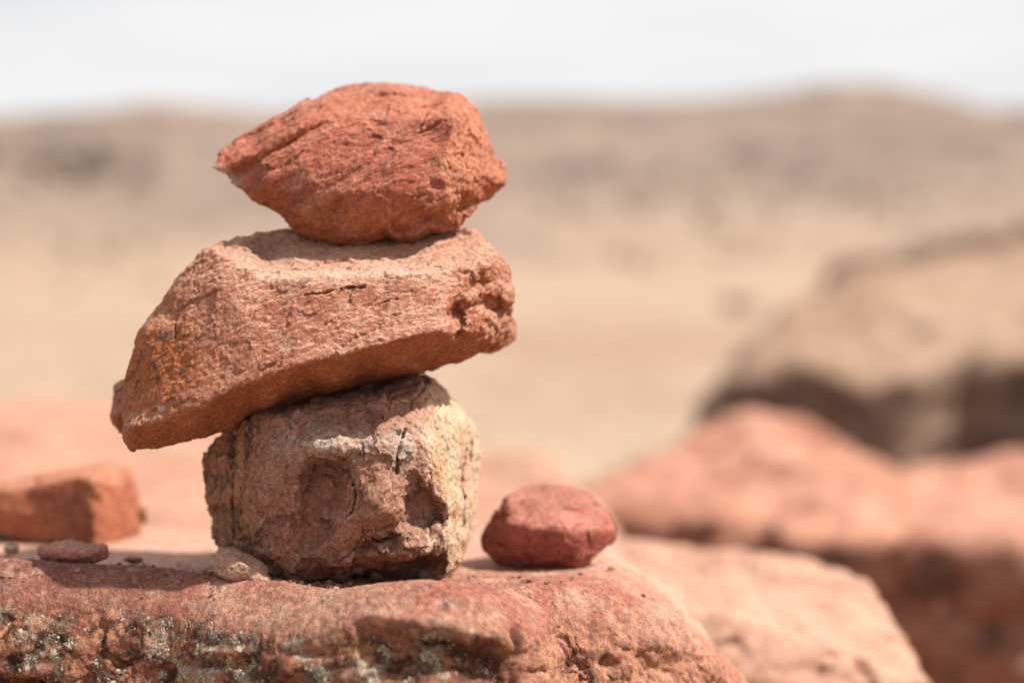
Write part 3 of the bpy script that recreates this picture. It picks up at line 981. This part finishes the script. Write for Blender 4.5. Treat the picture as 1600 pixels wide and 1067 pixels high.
T_FRONT = [(350, 262, 0.084), (390, 243, 0.080), (430, 220, 0.078), (500, 190, 0.078), (560, 186, 0.074), (610, 192, 0.070), (660, 186, 0.067), (712, 187, 0.054),        # 0-7 crest
           (697, 235, 0.041), (690, 275, 0.038), (696, 318, 0.042), (703, 345, 0.053),                                                                           # 8-11 right corner
           (420, 285, 0.057), (480, 260, 0.055), (540, 245, 0.050), (610, 250, 0.045), (650, 230, 0.049), (440, 310, 0.058), (500, 310, 0.044), (560, 300, 0.037),   # 12-19
           (620, 300, 0.034), (660, 320, 0.038), (480, 345, 0.055), (540, 355, 0.051), (600, 345, 0.044), (650, 352, 0.050),                                       # 20-25
           (740, 220, 0.077), (760, 270, 0.082), (735, 285, 0.062), (745, 305, 0.077), (420, 205, 0.092), (520, 165, 0.102), (620, 155, 0.102), (700, 160, 0.097), (470, 185, 0.092)]
T_RIDGE = [(0, 1), (1, 2), (2, 3), (3, 4), (4, 5), (5, 6), (6, 7), (7, 8), (8, 9), (9, 10), (10, 11)]
T_BACK = [(400, 250, 0.136), (460, 220, 0.166), (540, 180, 0.196), (620, 180, 0.206), (700, 200, 0.196), (720, 280, 0.166), (640, 300, 0.176), (540, 300, 0.166), (470, 310, 0.136)]


def top_sculpt(co, nn, u, v):
    co = co.copy()
    fr = sstep(0.2, -0.3, nn[:, 1])
    ln = np.interp(u, [345, 400, 440, 500, 520], [278, 250, 228, 192, 188])
    band = np.exp(-((v - ln - 5) / 9) ** 2) * sstep(335, 380, u) * sstep(525, 490, u)
    d = 0.006 * band
    d = d - 0.004 * np.exp(-((v - ln + 9) / 8) ** 2) * sstep(335, 380, u) * sstep(525, 490, u)
    d = d + 0.006 * sstep(1.2, 0.3, ell(u, v, 515, 335, 38, 36, -20)) * sstep(6, -4, u - np.interp(v, [290, 320, 346], [528, 540, 556]))
    d = d + 0.004 * sstep(1.2, 0.3, ell(u, v, 680, 290, 14, 10, 0)) + 0.003 * sstep(1.2, 0.2, ell(u, v, 680, 215, 30, 28, 0))
    d = d + 0.003 * sstep(1.2, 0.3, ell(u, v, 590, 195, 20, 8, 20))
    co[:, 1] += d * fr
    return co


def top_relief1(co, nn, u, v):
    q = rot_frame(co, 36, 2.4, 1.2, 0.8)
    d = 0.0025 * fbm(co, 0.045, 3, 101) + 0.0012 * scarps(fbm(q, 0.06, 3, 102) * 3.4, 0.25) + 0.0036 * facets(q, 0.034, 2) + 0.0007 * facets(q, 0.010, 3)
    rf = sstep(0.2, 0.55, nn[:, 0])
    return d + rf * 0.0022 * fbm(co, 0.012, 3, 103)


def top_relief2(co, nn, u, v):
    q = rot_frame(co, 36, 1.7, 1.0, 0.85)
    rf = sstep(0.2, 0.55, nn[:, 0])
    d = 0.0005 * facets(q, 0.005, 4) + 0.0008 * fbm(q, 0.009, 3, 104, gain=0.6) + 0.0008 * fbm(q, 0.0032, 2, 105) + 0.0003 * scarps(fbm(q, 0.012, 3, 106) * 3, 0.3)
    w = worley(co, 0.006, 8)
    return d + rf * (0.0010 * fbm(co, 0.0045, 2, 107) - 0.0012 * sstep(0.33, 0.1, w))


def top_colour(co, nn, u, v, cv):
    n = len(co)
    q = rot_frame(co, 36, 2.6, 1.0, 0.8)
    a, b, f = fbm(co, 0.05, 4, 108), fbm(q, 0.012, 4, 109), fbm(co, 0.004, 3, 110)
    c = lerp(np.tile(C(0.47, 0.145, 0.085), (n, 1)), C(0.36, 0.095, 0.055), sstep(-0.2, 0.3, a))
    c = lerp(c, C(0.54, 0.22, 0.15), sstep(0.05, 0.4, b) * 0.7)
    c = lerp(c, C(0.23, 0.07, 0.045), sstep(0.1, 0.45, fbm(q, 0.018, 4, 111)) * 0.6)
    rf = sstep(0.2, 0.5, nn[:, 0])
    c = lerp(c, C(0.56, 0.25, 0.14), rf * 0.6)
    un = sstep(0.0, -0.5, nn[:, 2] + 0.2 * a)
    c = lerp(c, C(0.46, 0.16, 0.055), un * 0.7)  # orange glow of the shaded underside, painted into the colour
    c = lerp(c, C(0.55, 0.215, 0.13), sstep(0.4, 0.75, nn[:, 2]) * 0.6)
    c = lerp(c, C(0.60, 0.33, 0.24), sstep(0.12, 0.4, fbm(q, 0.022, 4, 112)) * 0.5)
    tip = sstep(1.2, 0.5, ell(u, v, 348, 275, 38, 15, 32) + 0.5 * f)
    c = lerp(c, C(0.58, 0.40, 0.31), tip * 0.75)
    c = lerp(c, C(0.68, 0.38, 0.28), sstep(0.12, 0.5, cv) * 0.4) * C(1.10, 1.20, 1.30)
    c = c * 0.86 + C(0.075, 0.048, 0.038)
    return c * (1 + 0.2 * f)[:, None]


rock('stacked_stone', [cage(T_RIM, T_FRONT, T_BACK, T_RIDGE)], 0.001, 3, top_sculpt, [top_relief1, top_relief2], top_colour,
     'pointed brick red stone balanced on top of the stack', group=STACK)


# ---- stones lying on the ledge
def shifted(y0, pts):
    return [(u, v, y0 + y) for u, v, y in pts]


def plain_relief(s, amp, size):
    return [lambda co, nn, u, v: amp * fbm(co, size, 3, s) + amp * 1.1 * facets(co, size * 0.7, s % 17) + amp * 0.4 * facets(co, size * 0.3, s % 13),
            lambda co, nn, u, v: amp * 0.35 * fbm(co, size * 0.2, 3, s + 2)]


def plain_colour(s, c0, c1, c2, size=0.02):
    def fn(co, nn, u, v, cv):
        c = lerp(np.tile(C(*c0), (len(co), 1)), C(*c1), sstep(-0.2, 0.35, fbm(co, size * 2, 3, s)))
        c = lerp(c, C(*c2), sstep(0.05, 0.4, fbm(co, size * 0.6, 4, s + 1)) * 0.7)
        c = lerp(c, c * 0.5 + C(0.34, 0.22, 0.17), sstep(0.55, 0.9, nn[:, 2] + 0.2 * fbm(co, size, 3, s + 5)) * 0.6)
        return c * (1 + 0.2 * fbm(co, size * 0.2, 3, s + 2))[:, None]
    return fn


# dark red stone to the right of the stack
Y = 0.10
rock('loose_stone', [cage(shifted(Y, [(741, 855, .04), (748, 835, .04), (768, 803, .04), (790, 775, .05), (806, 763, .06), (830, 756, .07), (870, 754, .07), (900, 758, .07), (918, 770, .06),
                                      (940, 790, .055), (958, 808, .05), (968, 828, .045), (966, 846, .04), (945, 864, .03), (915, 884, .025), (898, 894, .02), (870, 890, .025), (830, 887, .03),
                                      (790, 886, .035), (770, 878, .035), (750, 866, .04)]),
                           shifted(Y, [(792, 776, .035), (802, 818, .008), (835, 826, -.004), (870, 824, -.006), (900, 836, -.004), (935, 826, .012), (955, 830, .025), (800, 860, .012), (850, 864, .002),
                                       (900, 872, .004), (840, 785, .03), (900, 785, .035), (770, 845, .022), (930, 800, .035)]),
                           shifted(Y, [(800, 830, .09), (850, 800, .12), (900, 820, .11), (860, 860, .09)]),
                           [(0, 1), (1, 2), (2, 3), (3, 4), (4, 5), (5, 6)])], 0.0018, 4, None, plain_relief(121, 0.0019, 0.034),
     plain_colour(122, (0.52, 0.21, 0.16), (0.42, 0.145, 0.11), (0.27, 0.09, 0.075)),
     'dark red angular stone lying on the ledge right of the stack')

# orange block at the left edge
Y = 0.26
rock('loose_stone', [cage(shifted(Y, [(-95, 800, .08), (-80, 772, .09), (-20, 758, .10), (30, 746, .11), (80, 736, .12), (130, 728, .125), (170, 722, .13), (196, 727, .125), (210, 750, .12), (222, 780, .12),
                                      (226, 815, .115), (220, 848, .10), (206, 864, .08), (176, 868, .04), (148, 862, .006), (90, 856, .02), (40, 846, .035), (0, 834, .048), (-60, 815, .075)]),
                           shifted(Y, [(-40, 776, .055), (0, 765, .045), (50, 758, .033), (90, 749, .023), (130, 742, .010), (148, 750, .0), (147, 800, -.006), (148, 848, .0), (60, 805, .022), (0, 800, .038),
                                       (182, 760, .050), (186, 815, .046), (90, 840, .014)]),
                           shifted(Y, [(0, 790, .16), (100, 770, .2), (160, 770, .2), (100, 830, .14)]),
                           [(0, 1), (1, 2), (2, 3), (3, 4), (4, 5), (5, 6), (6, 7)])], 0.0025, 1, None, plain_relief(131, 0.0026, 0.05),
     plain_colour(132, (0.54, 0.225, 0.13), (0.46, 0.18, 0.11), (0.60, 0.30, 0.19)),
     'blurred orange sandstone block at the left edge behind the flat pebble', pre=0.003)

# flat dark red pebble
Y = 0.034
rock('pebble', [cage(shifted(Y, [(53, 862, .02), (58, 853, .02), (80, 847, .022), (96, 843, .022), (118, 841, .022), (126, 846, .022), (150, 847, .02), (170, 851, .02), (177, 862, .018), (172, 873, .015),
                                 (150, 880, .01), (110, 881, .008), (75, 880, .01), (60, 874, .015)]),
                      shifted(Y, [(75, 862, .004), (110, 860, -.002), (150, 862, .002), (110, 874, .0)]),
                      shifted(Y, [(80, 862, .04), (115, 858, .05), (150, 862, .04)]))], 0.0013, 4, None, plain_relief(141, 0.0011, 0.015),
     plain_colour(142, (0.58, 0.29, 0.235), (0.49, 0.23, 0.19), (0.64, 0.37, 0.30), 0.012),
     'small flat dark red pebble in front of the orange block', 'pebble')

# pale wedge stone leaning on the bottom stone
Y = -0.006
rock('pebble', [cage(shifted(Y, [(332, 880, .02), (333, 866, .02), (342, 852, .025), (352, 851, .028), (375, 858, .03), (395, 868, .03), (410, 878, .028), (420, 890, .02), (430, 903, .01), (424, 911, .005),
                                 (395, 912, .0), (360, 910, .004), (344, 903, .01), (334, 892, .015)]),
                      shifted(Y, [(358, 868, .004), (352, 900, .0), (385, 884, -.004), (408, 884, .006), (386, 902, -.002), (410, 902, .002)]),
                      shifted(Y, [(360, 875, .045), (390, 890, .045)]), [(0, 1), (0, 2), (2, 3)])], 0.001, 2, None, plain_relief(151, 0.0011, 0.012),
     plain_colour(152, (0.66, 0.45, 0.35), (0.60, 0.39, 0.30), (0.50, 0.31, 0.23), 0.01),
     'small pale tan wedge stone leaning on the left foot of the bottom stone', 'pebble')


def small_stone(name, u, v, y, wpx, hpx, seed, cols, label, group=None, category='pebble', vox=None):
    """an uneven pebble whose foot is seen at (u, v)"""
    r = random.Random(seed)
    rim, fr, bk = [], [], []
    for k in range(10):
        a = k / 10 * 2 * math.pi
        q = 0.85 + 0.3 * r.random()
        rim.append((u + wpx / 2 * math.cos(a) * q, v - hpx / 2 - hpx / 2 * math.sin(a) * q, y + 0.00025 * wpx))
    fr = [(u - wpx * 0.1, v - hpx * 0.6, y), (u + wpx * 0.15, v - hpx * 0.4, y)]
    bk = [(u, v - hpx * 0.5, y + 0.0005 * wpx)]
    return rock(name, [cage(rim, fr, bk)], vox or max(0.0008, wpx * 0.00003), 2, None, plain_relief(seed, 0.00002 * wpx, 0.0004 * wpx),
                plain_colour(seed + 1, *cols, size=0.0004 * wpx), label, category, group)


PALE = ((0.58, 0.40, 0.31), (0.50, 0.32, 0.24), (0.40, 0.24, 0.18))
DARK = ((0.26, 0.12, 0.09), (0.20, 0.09, 0.07), (0.34, 0.17, 0.13))
small_stone('pebble', 530, 918, 0.030, 46, 26, 211, DARK, 'dark pebble wedged left under the bottom stone', 'pebbles wedged under the stack')
small_stone('pebble', 588, 914, 0.035, 36, 24, 215, DARK, 'dark pebble wedged right under the bottom stone beside the bright gap', 'pebbles wedged under the stack')
small_stone('pebble', 502, 921, 0.012, 18, 10, 221, PALE, 'tiny pale pebble in the dark gap below the bottom stone, nearer the pale wedge stone', 'tiny pale pebbles in the gap')
small_stone('pebble', 529, 922, 0.010, 20, 11, 225, PALE, 'tiny pale pebble in the dark gap in front of the wedged dark pebble', 'tiny pale pebbles in the gap')
small_stone('pebble', 208, 882, 0.085, 44, 15, 231, ((0.44, 0.25, 0.18), (0.36, 0.19, 0.14), (0.28, 0.15, 0.11)), 'small brown stone right of the flat dark red pebble')
small_stone('pebble', 18, 868, 0.13, 34, 22, 235, ((0.72, 0.6, 0.48), (0.62, 0.48, 0.38), (0.6, 0.42, 0.3)), 'small whitish stone at the far left on the ledge')
small_stone('pebble', 223, 826, 0.36, 20, 44, 239, ((0.40, 0.26, 0.10), (0.32, 0.2, 0.09), (0.5, 0.3, 0.15)), 'small ochre stone peeping out behind the orange block', vox=0.0015)

# ------------------------------------------------------------------ slab stepping down behind the ledge
S_RIM = [(640, 905, .70), (760, 868, .80), (860, 852, .85), (960, 845, .85), (1040, 850, .85), (1120, 858, .82), (1200, 866, .78), (1270, 876, .72), (1325, 888, .66), (1352, 905, .60), (1378, 935, .55),
         (1402, 970, .50), (1428, 1015, .46), (1458, 1067, .42), (1490, 1130, .40), (1450, 1260, .38), (1100, 1260, .36), (850, 1180, .40), (700, 1020, .5)]
S_FRONT = [(800, 930, .50), (900, 925, .46), (980, 930, .44), (1060, 945, .42), (1140, 960, .40), (1220, 985, .39), (1300, 1015, .385), (1380, 1060, .38),
           (980, 1000, .39), (1100, 1050, .36), (1230, 1090, .35), (1350, 1130, .35), (1000, 880, .65), (1150, 895, .60), (1260, 915, .54), (1330, 950, .48)]
S_BACK = [(900, 930, 1.1), (1100, 940, 1.15), (1250, 980, 1.0), (1100, 1100, .9), (1300, 1120, .8)]


def slab_colour(co, nn, u, v, cv):
    n = len(co)
    a, b = fbm(co * np.array([0.7, 1, 1]), 0.10, 4, 191), fbm(co, 0.03, 4, 192)
    c = lerp(np.tile(C(0.67, 0.43, 0.33), (n, 1)), C(0.57, 0.34, 0.245), sstep(-0.1, 0.4, a))
    c = lerp(c, C(0.42, 0.21, 0.14), sstep(0.18, 0.42, b) * 0.7)
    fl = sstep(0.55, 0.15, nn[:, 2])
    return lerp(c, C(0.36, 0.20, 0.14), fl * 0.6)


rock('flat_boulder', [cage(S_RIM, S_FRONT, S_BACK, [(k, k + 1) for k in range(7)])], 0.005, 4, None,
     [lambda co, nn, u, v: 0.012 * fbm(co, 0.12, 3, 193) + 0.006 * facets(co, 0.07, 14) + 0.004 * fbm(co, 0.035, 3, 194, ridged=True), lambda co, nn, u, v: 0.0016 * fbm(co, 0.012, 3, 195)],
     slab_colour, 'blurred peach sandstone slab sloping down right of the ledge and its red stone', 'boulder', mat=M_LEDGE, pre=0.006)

# ------------------------------------------------------------------ outcrops behind
O_RIM = [(815, 805, 2.21), (865, 768, 2.29), (960, 735, 2.50), (1040, 705, 2.79), (1110, 675, 3.08), (1160, 655, 3.23), (1210, 652, 3.23), (1270, 672, 3.16), (1330, 700, 3.08), (1390, 738, 2.94), (1450, 742, 2.94),
         (1520, 728, 3.08), (1580, 722, 3.08), (1700, 720, 3.08), (1850, 740, 2.94), (1900, 900, 2.50), (1850, 1300, 2.07), (1300, 1300, 1.92), (1000, 1100, 1.85), (840, 900, 1.92)]
O_FRONT = [(960, 800, 1.92), (1010, 805, 1.81), (1080, 812, 1.75), (1150, 818, 1.72), (1240, 832, 1.64), (1330, 842, 1.58), (1420, 848, 1.52), (1510, 852, 1.46), (1590, 855, 1.42), (1700, 870, 1.42),
           (980, 850, 1.81), (1080, 870, 1.72), (1200, 900, 1.66), (1330, 930, 1.61), (1450, 960, 1.52), (1560, 980, 1.45), (1400, 1150, 1.56), (1600, 1200, 1.49), (1200, 1100, 1.64),
           (1060, 750, 2.36), (1190, 690, 2.79), (1200, 760, 2.29), (1330, 770, 2.29), (1480, 790, 2.21), (1600, 800, 2.21), (1120, 720, 2.65), (1290, 730, 2.72)]
O_RIDGE = [(k, k + 1) for k in range(9)]
O_BACK = [(1000, 850, 3.60), (1200, 760, 4.50), (1400, 850, 4.50), (1600, 850, 4.50), (1300, 1100, 3.75), (1700, 1100, 3.75)]


def outcrop_colour(co, nn, u, v, cv):
    n = len(co)
    a, b = fbm(co, 0.35, 4, 161), fbm(co, 0.09, 4, 162)
    c = lerp(np.tile(C(0.60, 0.345, 0.255), (n, 1)), C(0.54, 0.30, 0.215), sstep(-0.2, 0.4, a))
    c = lerp(c, C(0.40, 0.19, 0.13), sstep(-0.02, 0.3, fbm(co, 0.16, 4, 166)) * 0.75)
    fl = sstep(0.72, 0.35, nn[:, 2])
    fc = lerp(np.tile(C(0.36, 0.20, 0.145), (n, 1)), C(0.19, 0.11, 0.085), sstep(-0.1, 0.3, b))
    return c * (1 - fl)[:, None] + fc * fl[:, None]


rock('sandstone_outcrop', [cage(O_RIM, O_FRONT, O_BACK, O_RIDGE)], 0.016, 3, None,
     [lambda co, nn, u, v: 0.045 * fbm(co, 0.40, 3, 163) + 0.03 * fbm(co, 0.16, 3, 164, ridged=True) + 0.025 * facets(co, 0.25, 13), lambda co, nn, u, v: 0.006 * fbm(co, 0.04, 3, 165)],
     outcrop_colour, 'low pink sandstone outcrop with dark flank at right behind the ledge', 'outcrop', mat=M_FAR, pre=0.02)


def boulder_colour(seed, lit, dark):  # sunlit tone on top, shaded tone on steep faces, both painted in
    def fn(co, nn, u, v, cv):
        n = len(co)
        a, b = fbm(co, 0.9, 4, seed), fbm(co, 0.25, 4, seed + 1)
        c = lerp(np.tile(C(*lit), (n, 1)), C(lit[0] * .85, lit[1] * .8, lit[2] * .75), sstep(-0.2, 0.4, a))
        c = lerp(c, C(lit[0] * .6, lit[1] * .55, lit[2] * .5), sstep(0.1, 0.45, b) * 0.6)
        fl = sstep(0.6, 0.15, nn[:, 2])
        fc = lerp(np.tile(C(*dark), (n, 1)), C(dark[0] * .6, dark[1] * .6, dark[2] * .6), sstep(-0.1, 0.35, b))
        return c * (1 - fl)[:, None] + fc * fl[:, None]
    return fn


K_RIM = [(1075, 660, 5.4), (1095, 625, 5.6), (1130, 580, 5.8), (1170, 535, 6.1), (1220, 495, 6.5), (1290, 455, 7.0), (1370, 425, 7.3), (1480, 405, 7.6), (1600, 390, 7.8), (1800, 380, 7.8), (2000, 420, 7.6), (2050, 700, 6.6),
         (1950, 950, 5.8), (1400, 950, 5.4), (1150, 850, 5.3), (1080, 740, 5.3)]
K_FRONT = [(1130, 600, 5.4), (1180, 575, 5.3), (1250, 570, 5.2), (1300, 585, 5.0), (1350, 595, 5.1), (1430, 590, 5.0), (1500, 555, 5.3), (1600, 555, 5.2), (1800, 560, 5.2),
           (1150, 660, 5.36), (1260, 680, 5.24), (1380, 700, 5.06), (1500, 690, 5.26), (1620, 690, 5.16), (1300, 520, 6.0), (1450, 500, 6.2), (1600, 470, 6.6), (1400, 850, 5.1), (1700, 850, 5.2), (1480, 640, 5.3)]
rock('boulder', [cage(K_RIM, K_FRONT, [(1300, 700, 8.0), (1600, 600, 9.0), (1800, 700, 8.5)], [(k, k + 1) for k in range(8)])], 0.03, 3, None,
     [lambda co, nn, u, v: 0.10 * fbm(co, 0.9, 3, 171) + 0.04 * fbm(co, 0.25, 3, 172, ridged=True) + 0.04 * scarps(fbm(co * np.array([.5, .5, 1]), 0.6, 3, 174) * 3, 0.25)], boulder_colour(173, (0.47, 0.335, 0.255), (0.28, 0.20, 0.155)),
     'large tan boulder with sloping pale top and dark shaded front at right', 'boulder', mat=M_FAR, pre=0.04)
L_RIM = [(1265, 460, 11), (1280, 420, 11.2), (1300, 400, 11.4), (1350, 390, 11.6), (1430, 382, 11.8), (1520, 365, 12), (1600, 350, 12.2), (1750, 340, 12.4), (1950, 360, 12), (2000, 600, 10.8), (1600, 640, 10.5), (1300, 600, 10.6)]
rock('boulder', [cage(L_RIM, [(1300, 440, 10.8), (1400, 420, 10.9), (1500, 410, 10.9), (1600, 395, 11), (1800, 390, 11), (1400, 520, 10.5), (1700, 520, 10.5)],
                      [(1400, 500, 13), (1650, 450, 14), (1850, 500, 13.5)])], 0.05, 3, None,
     [lambda co, nn, u, v: 0.10 * fbm(co, 1.0, 3, 181) + 0.04 * fbm(co, 0.3, 3, 182, ridged=True)], boulder_colour(183, (0.24, 0.165, 0.12), (0.16, 0.11, 0.08)),
     'dark brown boulder rising behind the large tan boulder at right', 'boulder', mat=M_FAR, pre=0.06)


# ------------------------------------------------------------------ scrub
def leaf_mat():
    m = bpy.data.materials.new('dry_scrub_leaves')
    m.use_nodes = True
    n, l = m.node_tree.nodes, m.node_tree.links
    bs = n['Principled BSDF']
    bs.inputs['Roughness'].default_value = 0.8
    tc = n.new('ShaderNodeTexCoord')
    no = n.new('ShaderNodeTexNoise')
    no.inputs['Scale'].default_value = 9.0
    rp_ = n.new('ShaderNodeValToRGB')
    rp_.color_ramp.elements[0].color = (0.12, 0.09, 0.065, 1)
    rp_.color_ramp.elements[1].color = (0.22, 0.165, 0.115, 1)
    l.new(tc.outputs['Object'], no.inputs['Vector'])
    l.new(no.outputs['Fac'], rp_.inputs['Fac'])
    l.new(rp_.outputs['Color'], bs.inputs['Base Color'])
    return m


M_LEAF = leaf_mat()


def leaf_cloud(centres, radii, per, leaf, seed):
    r = np.random.RandomState(seed)
    cs = np.repeat(np.array(centres, float), per, 0)
    rd = np.repeat(np.array(radii, float), per)
    d = r.normal(size=cs.shape)
    d /= np.linalg.norm(d, axis=1)[:, None]
    d[:, 2] = np.abs(d[:, 2])
    p = cs + d * (rd * (0.35 + 0.65 * r.rand(len(cs)) ** 0.5) * (0.75 + 0.5 * r.rand(len(cs))))[:, None]
    a = r.normal(size=cs.shape)
    b = r.normal(size=cs.shape)
    s = (leaf * rd * (0.6 + 0.8 * r.rand(len(cs))))[:, None]
    co = np.stack([p - a * s * 0.5, p + b * s * 0.6, p + a * s * 0.5], 1).reshape(-1, 3)
    return co, np.arange(len(co)).reshape(-1, 3)


def ground_z(x, y):
    return float(plain_z(np.array([[x, y, 0.0]]))[0])


def shrub(u, y, size, seed, label):
    x = (u - CU) / FPX * (y + 1.11)
    z = ground_z(x, y)
    root = bpy.data.objects.new('desert_shrub', None)
    COL.objects.link(root)
    root.location = (x, y, z)
    tag(root, label, 'shrub', 'dry shrubs on the plain')
    r = random.Random(seed)
    cen = [(r.uniform(-.5, .5) * size, r.uniform(-.5, .5) * size, (.1 + .35 * r.random()) * size) for _ in range(14)]
    co, fa = leaf_cloud(cen, [size * .33] * 14, 120, .13, seed)
    me = mesh_from('foliage', co, fa)
    me.materials.append(M_LEAF)
    f = bpy.data.objects.new('foliage', me)
    COL.objects.link(f)
    f.parent = root
    bm = bmesh.new()
    for c in cen:
        e = Vector((c[0], c[1], c[2] + size * .1))
        w = size * .012
        vs = [bm.verts.new((w, 0, -.05)), bm.verts.new((-w, w, -.05)), bm.verts.new((-w, -w, -.05)), bm.verts.new(e)]
        for t in ((0, 1, 3), (1, 2, 3), (2, 0, 3)):
            bm.faces.new([vs[k] for k in t])
    me = bpy.data.meshes.new('stems')
    bm.to_mesh(me)
    bm.free()
    me.materials.append(M_LEAF)
    s = bpy.data.objects.new('stems', me)
    COL.objects.link(s)
    s.parent = root


shrub(1155, 34, 0.7, 301, 'small dry brown shrub on the plain left of the boulders')

# far scrub on the left hill and the plain's edge: one mass nobody could count
dep = bpy.context.evaluated_depsgraph_get()


def scrub(n, ulo, uhi, vlo, vhi, seed, size):
    r = random.Random(seed)
    cen, rad = [], []
    o = CAM
    while len(cen) < n:
        u, v = r.gauss((ulo + uhi) / 2, (uhi - ulo) / 3.2), r.gauss((vlo + vhi) / 2, (vhi - vlo) / 3.2)
        p = Vector(at(u, v, 10.0))
        ok, loc, nrm, idx, ob, mt = scene.ray_cast(dep, o, (p - o).normalized())
        if ok and ob.name.startswith(('hill', 'ground')):
            cen.append(tuple(loc))
            rad.append(size * r.uniform(0.6, 1.5))
        else:
            n -= 0.2
    return cen, rad


dep.update()
cen, rad = [], []
for args in ((90, 0, 230, 235, 285, 1, 0.7), (60, -60, 330, 330, 440, 2, 0.3), (260, 820, 1600, 170, 360, 3, 0.6), (60, 900, 1300, 380, 415, 4, 0.25)):
    c_, r_ = scrub(*args)
    cen += c_
    rad += r_
co, fa = leaf_cloud(cen, rad, 60, .35, 8)
me = mesh_from('hillside_scrub', co, fa)
me.materials.append(M_LEAF)
ob = bpy.data.objects.new('hillside_scrub', me)
COL.objects.link(ob)
tag(ob, 'dark dry scrub dotted over the far hillsides', 'scrub', kind='stuff')
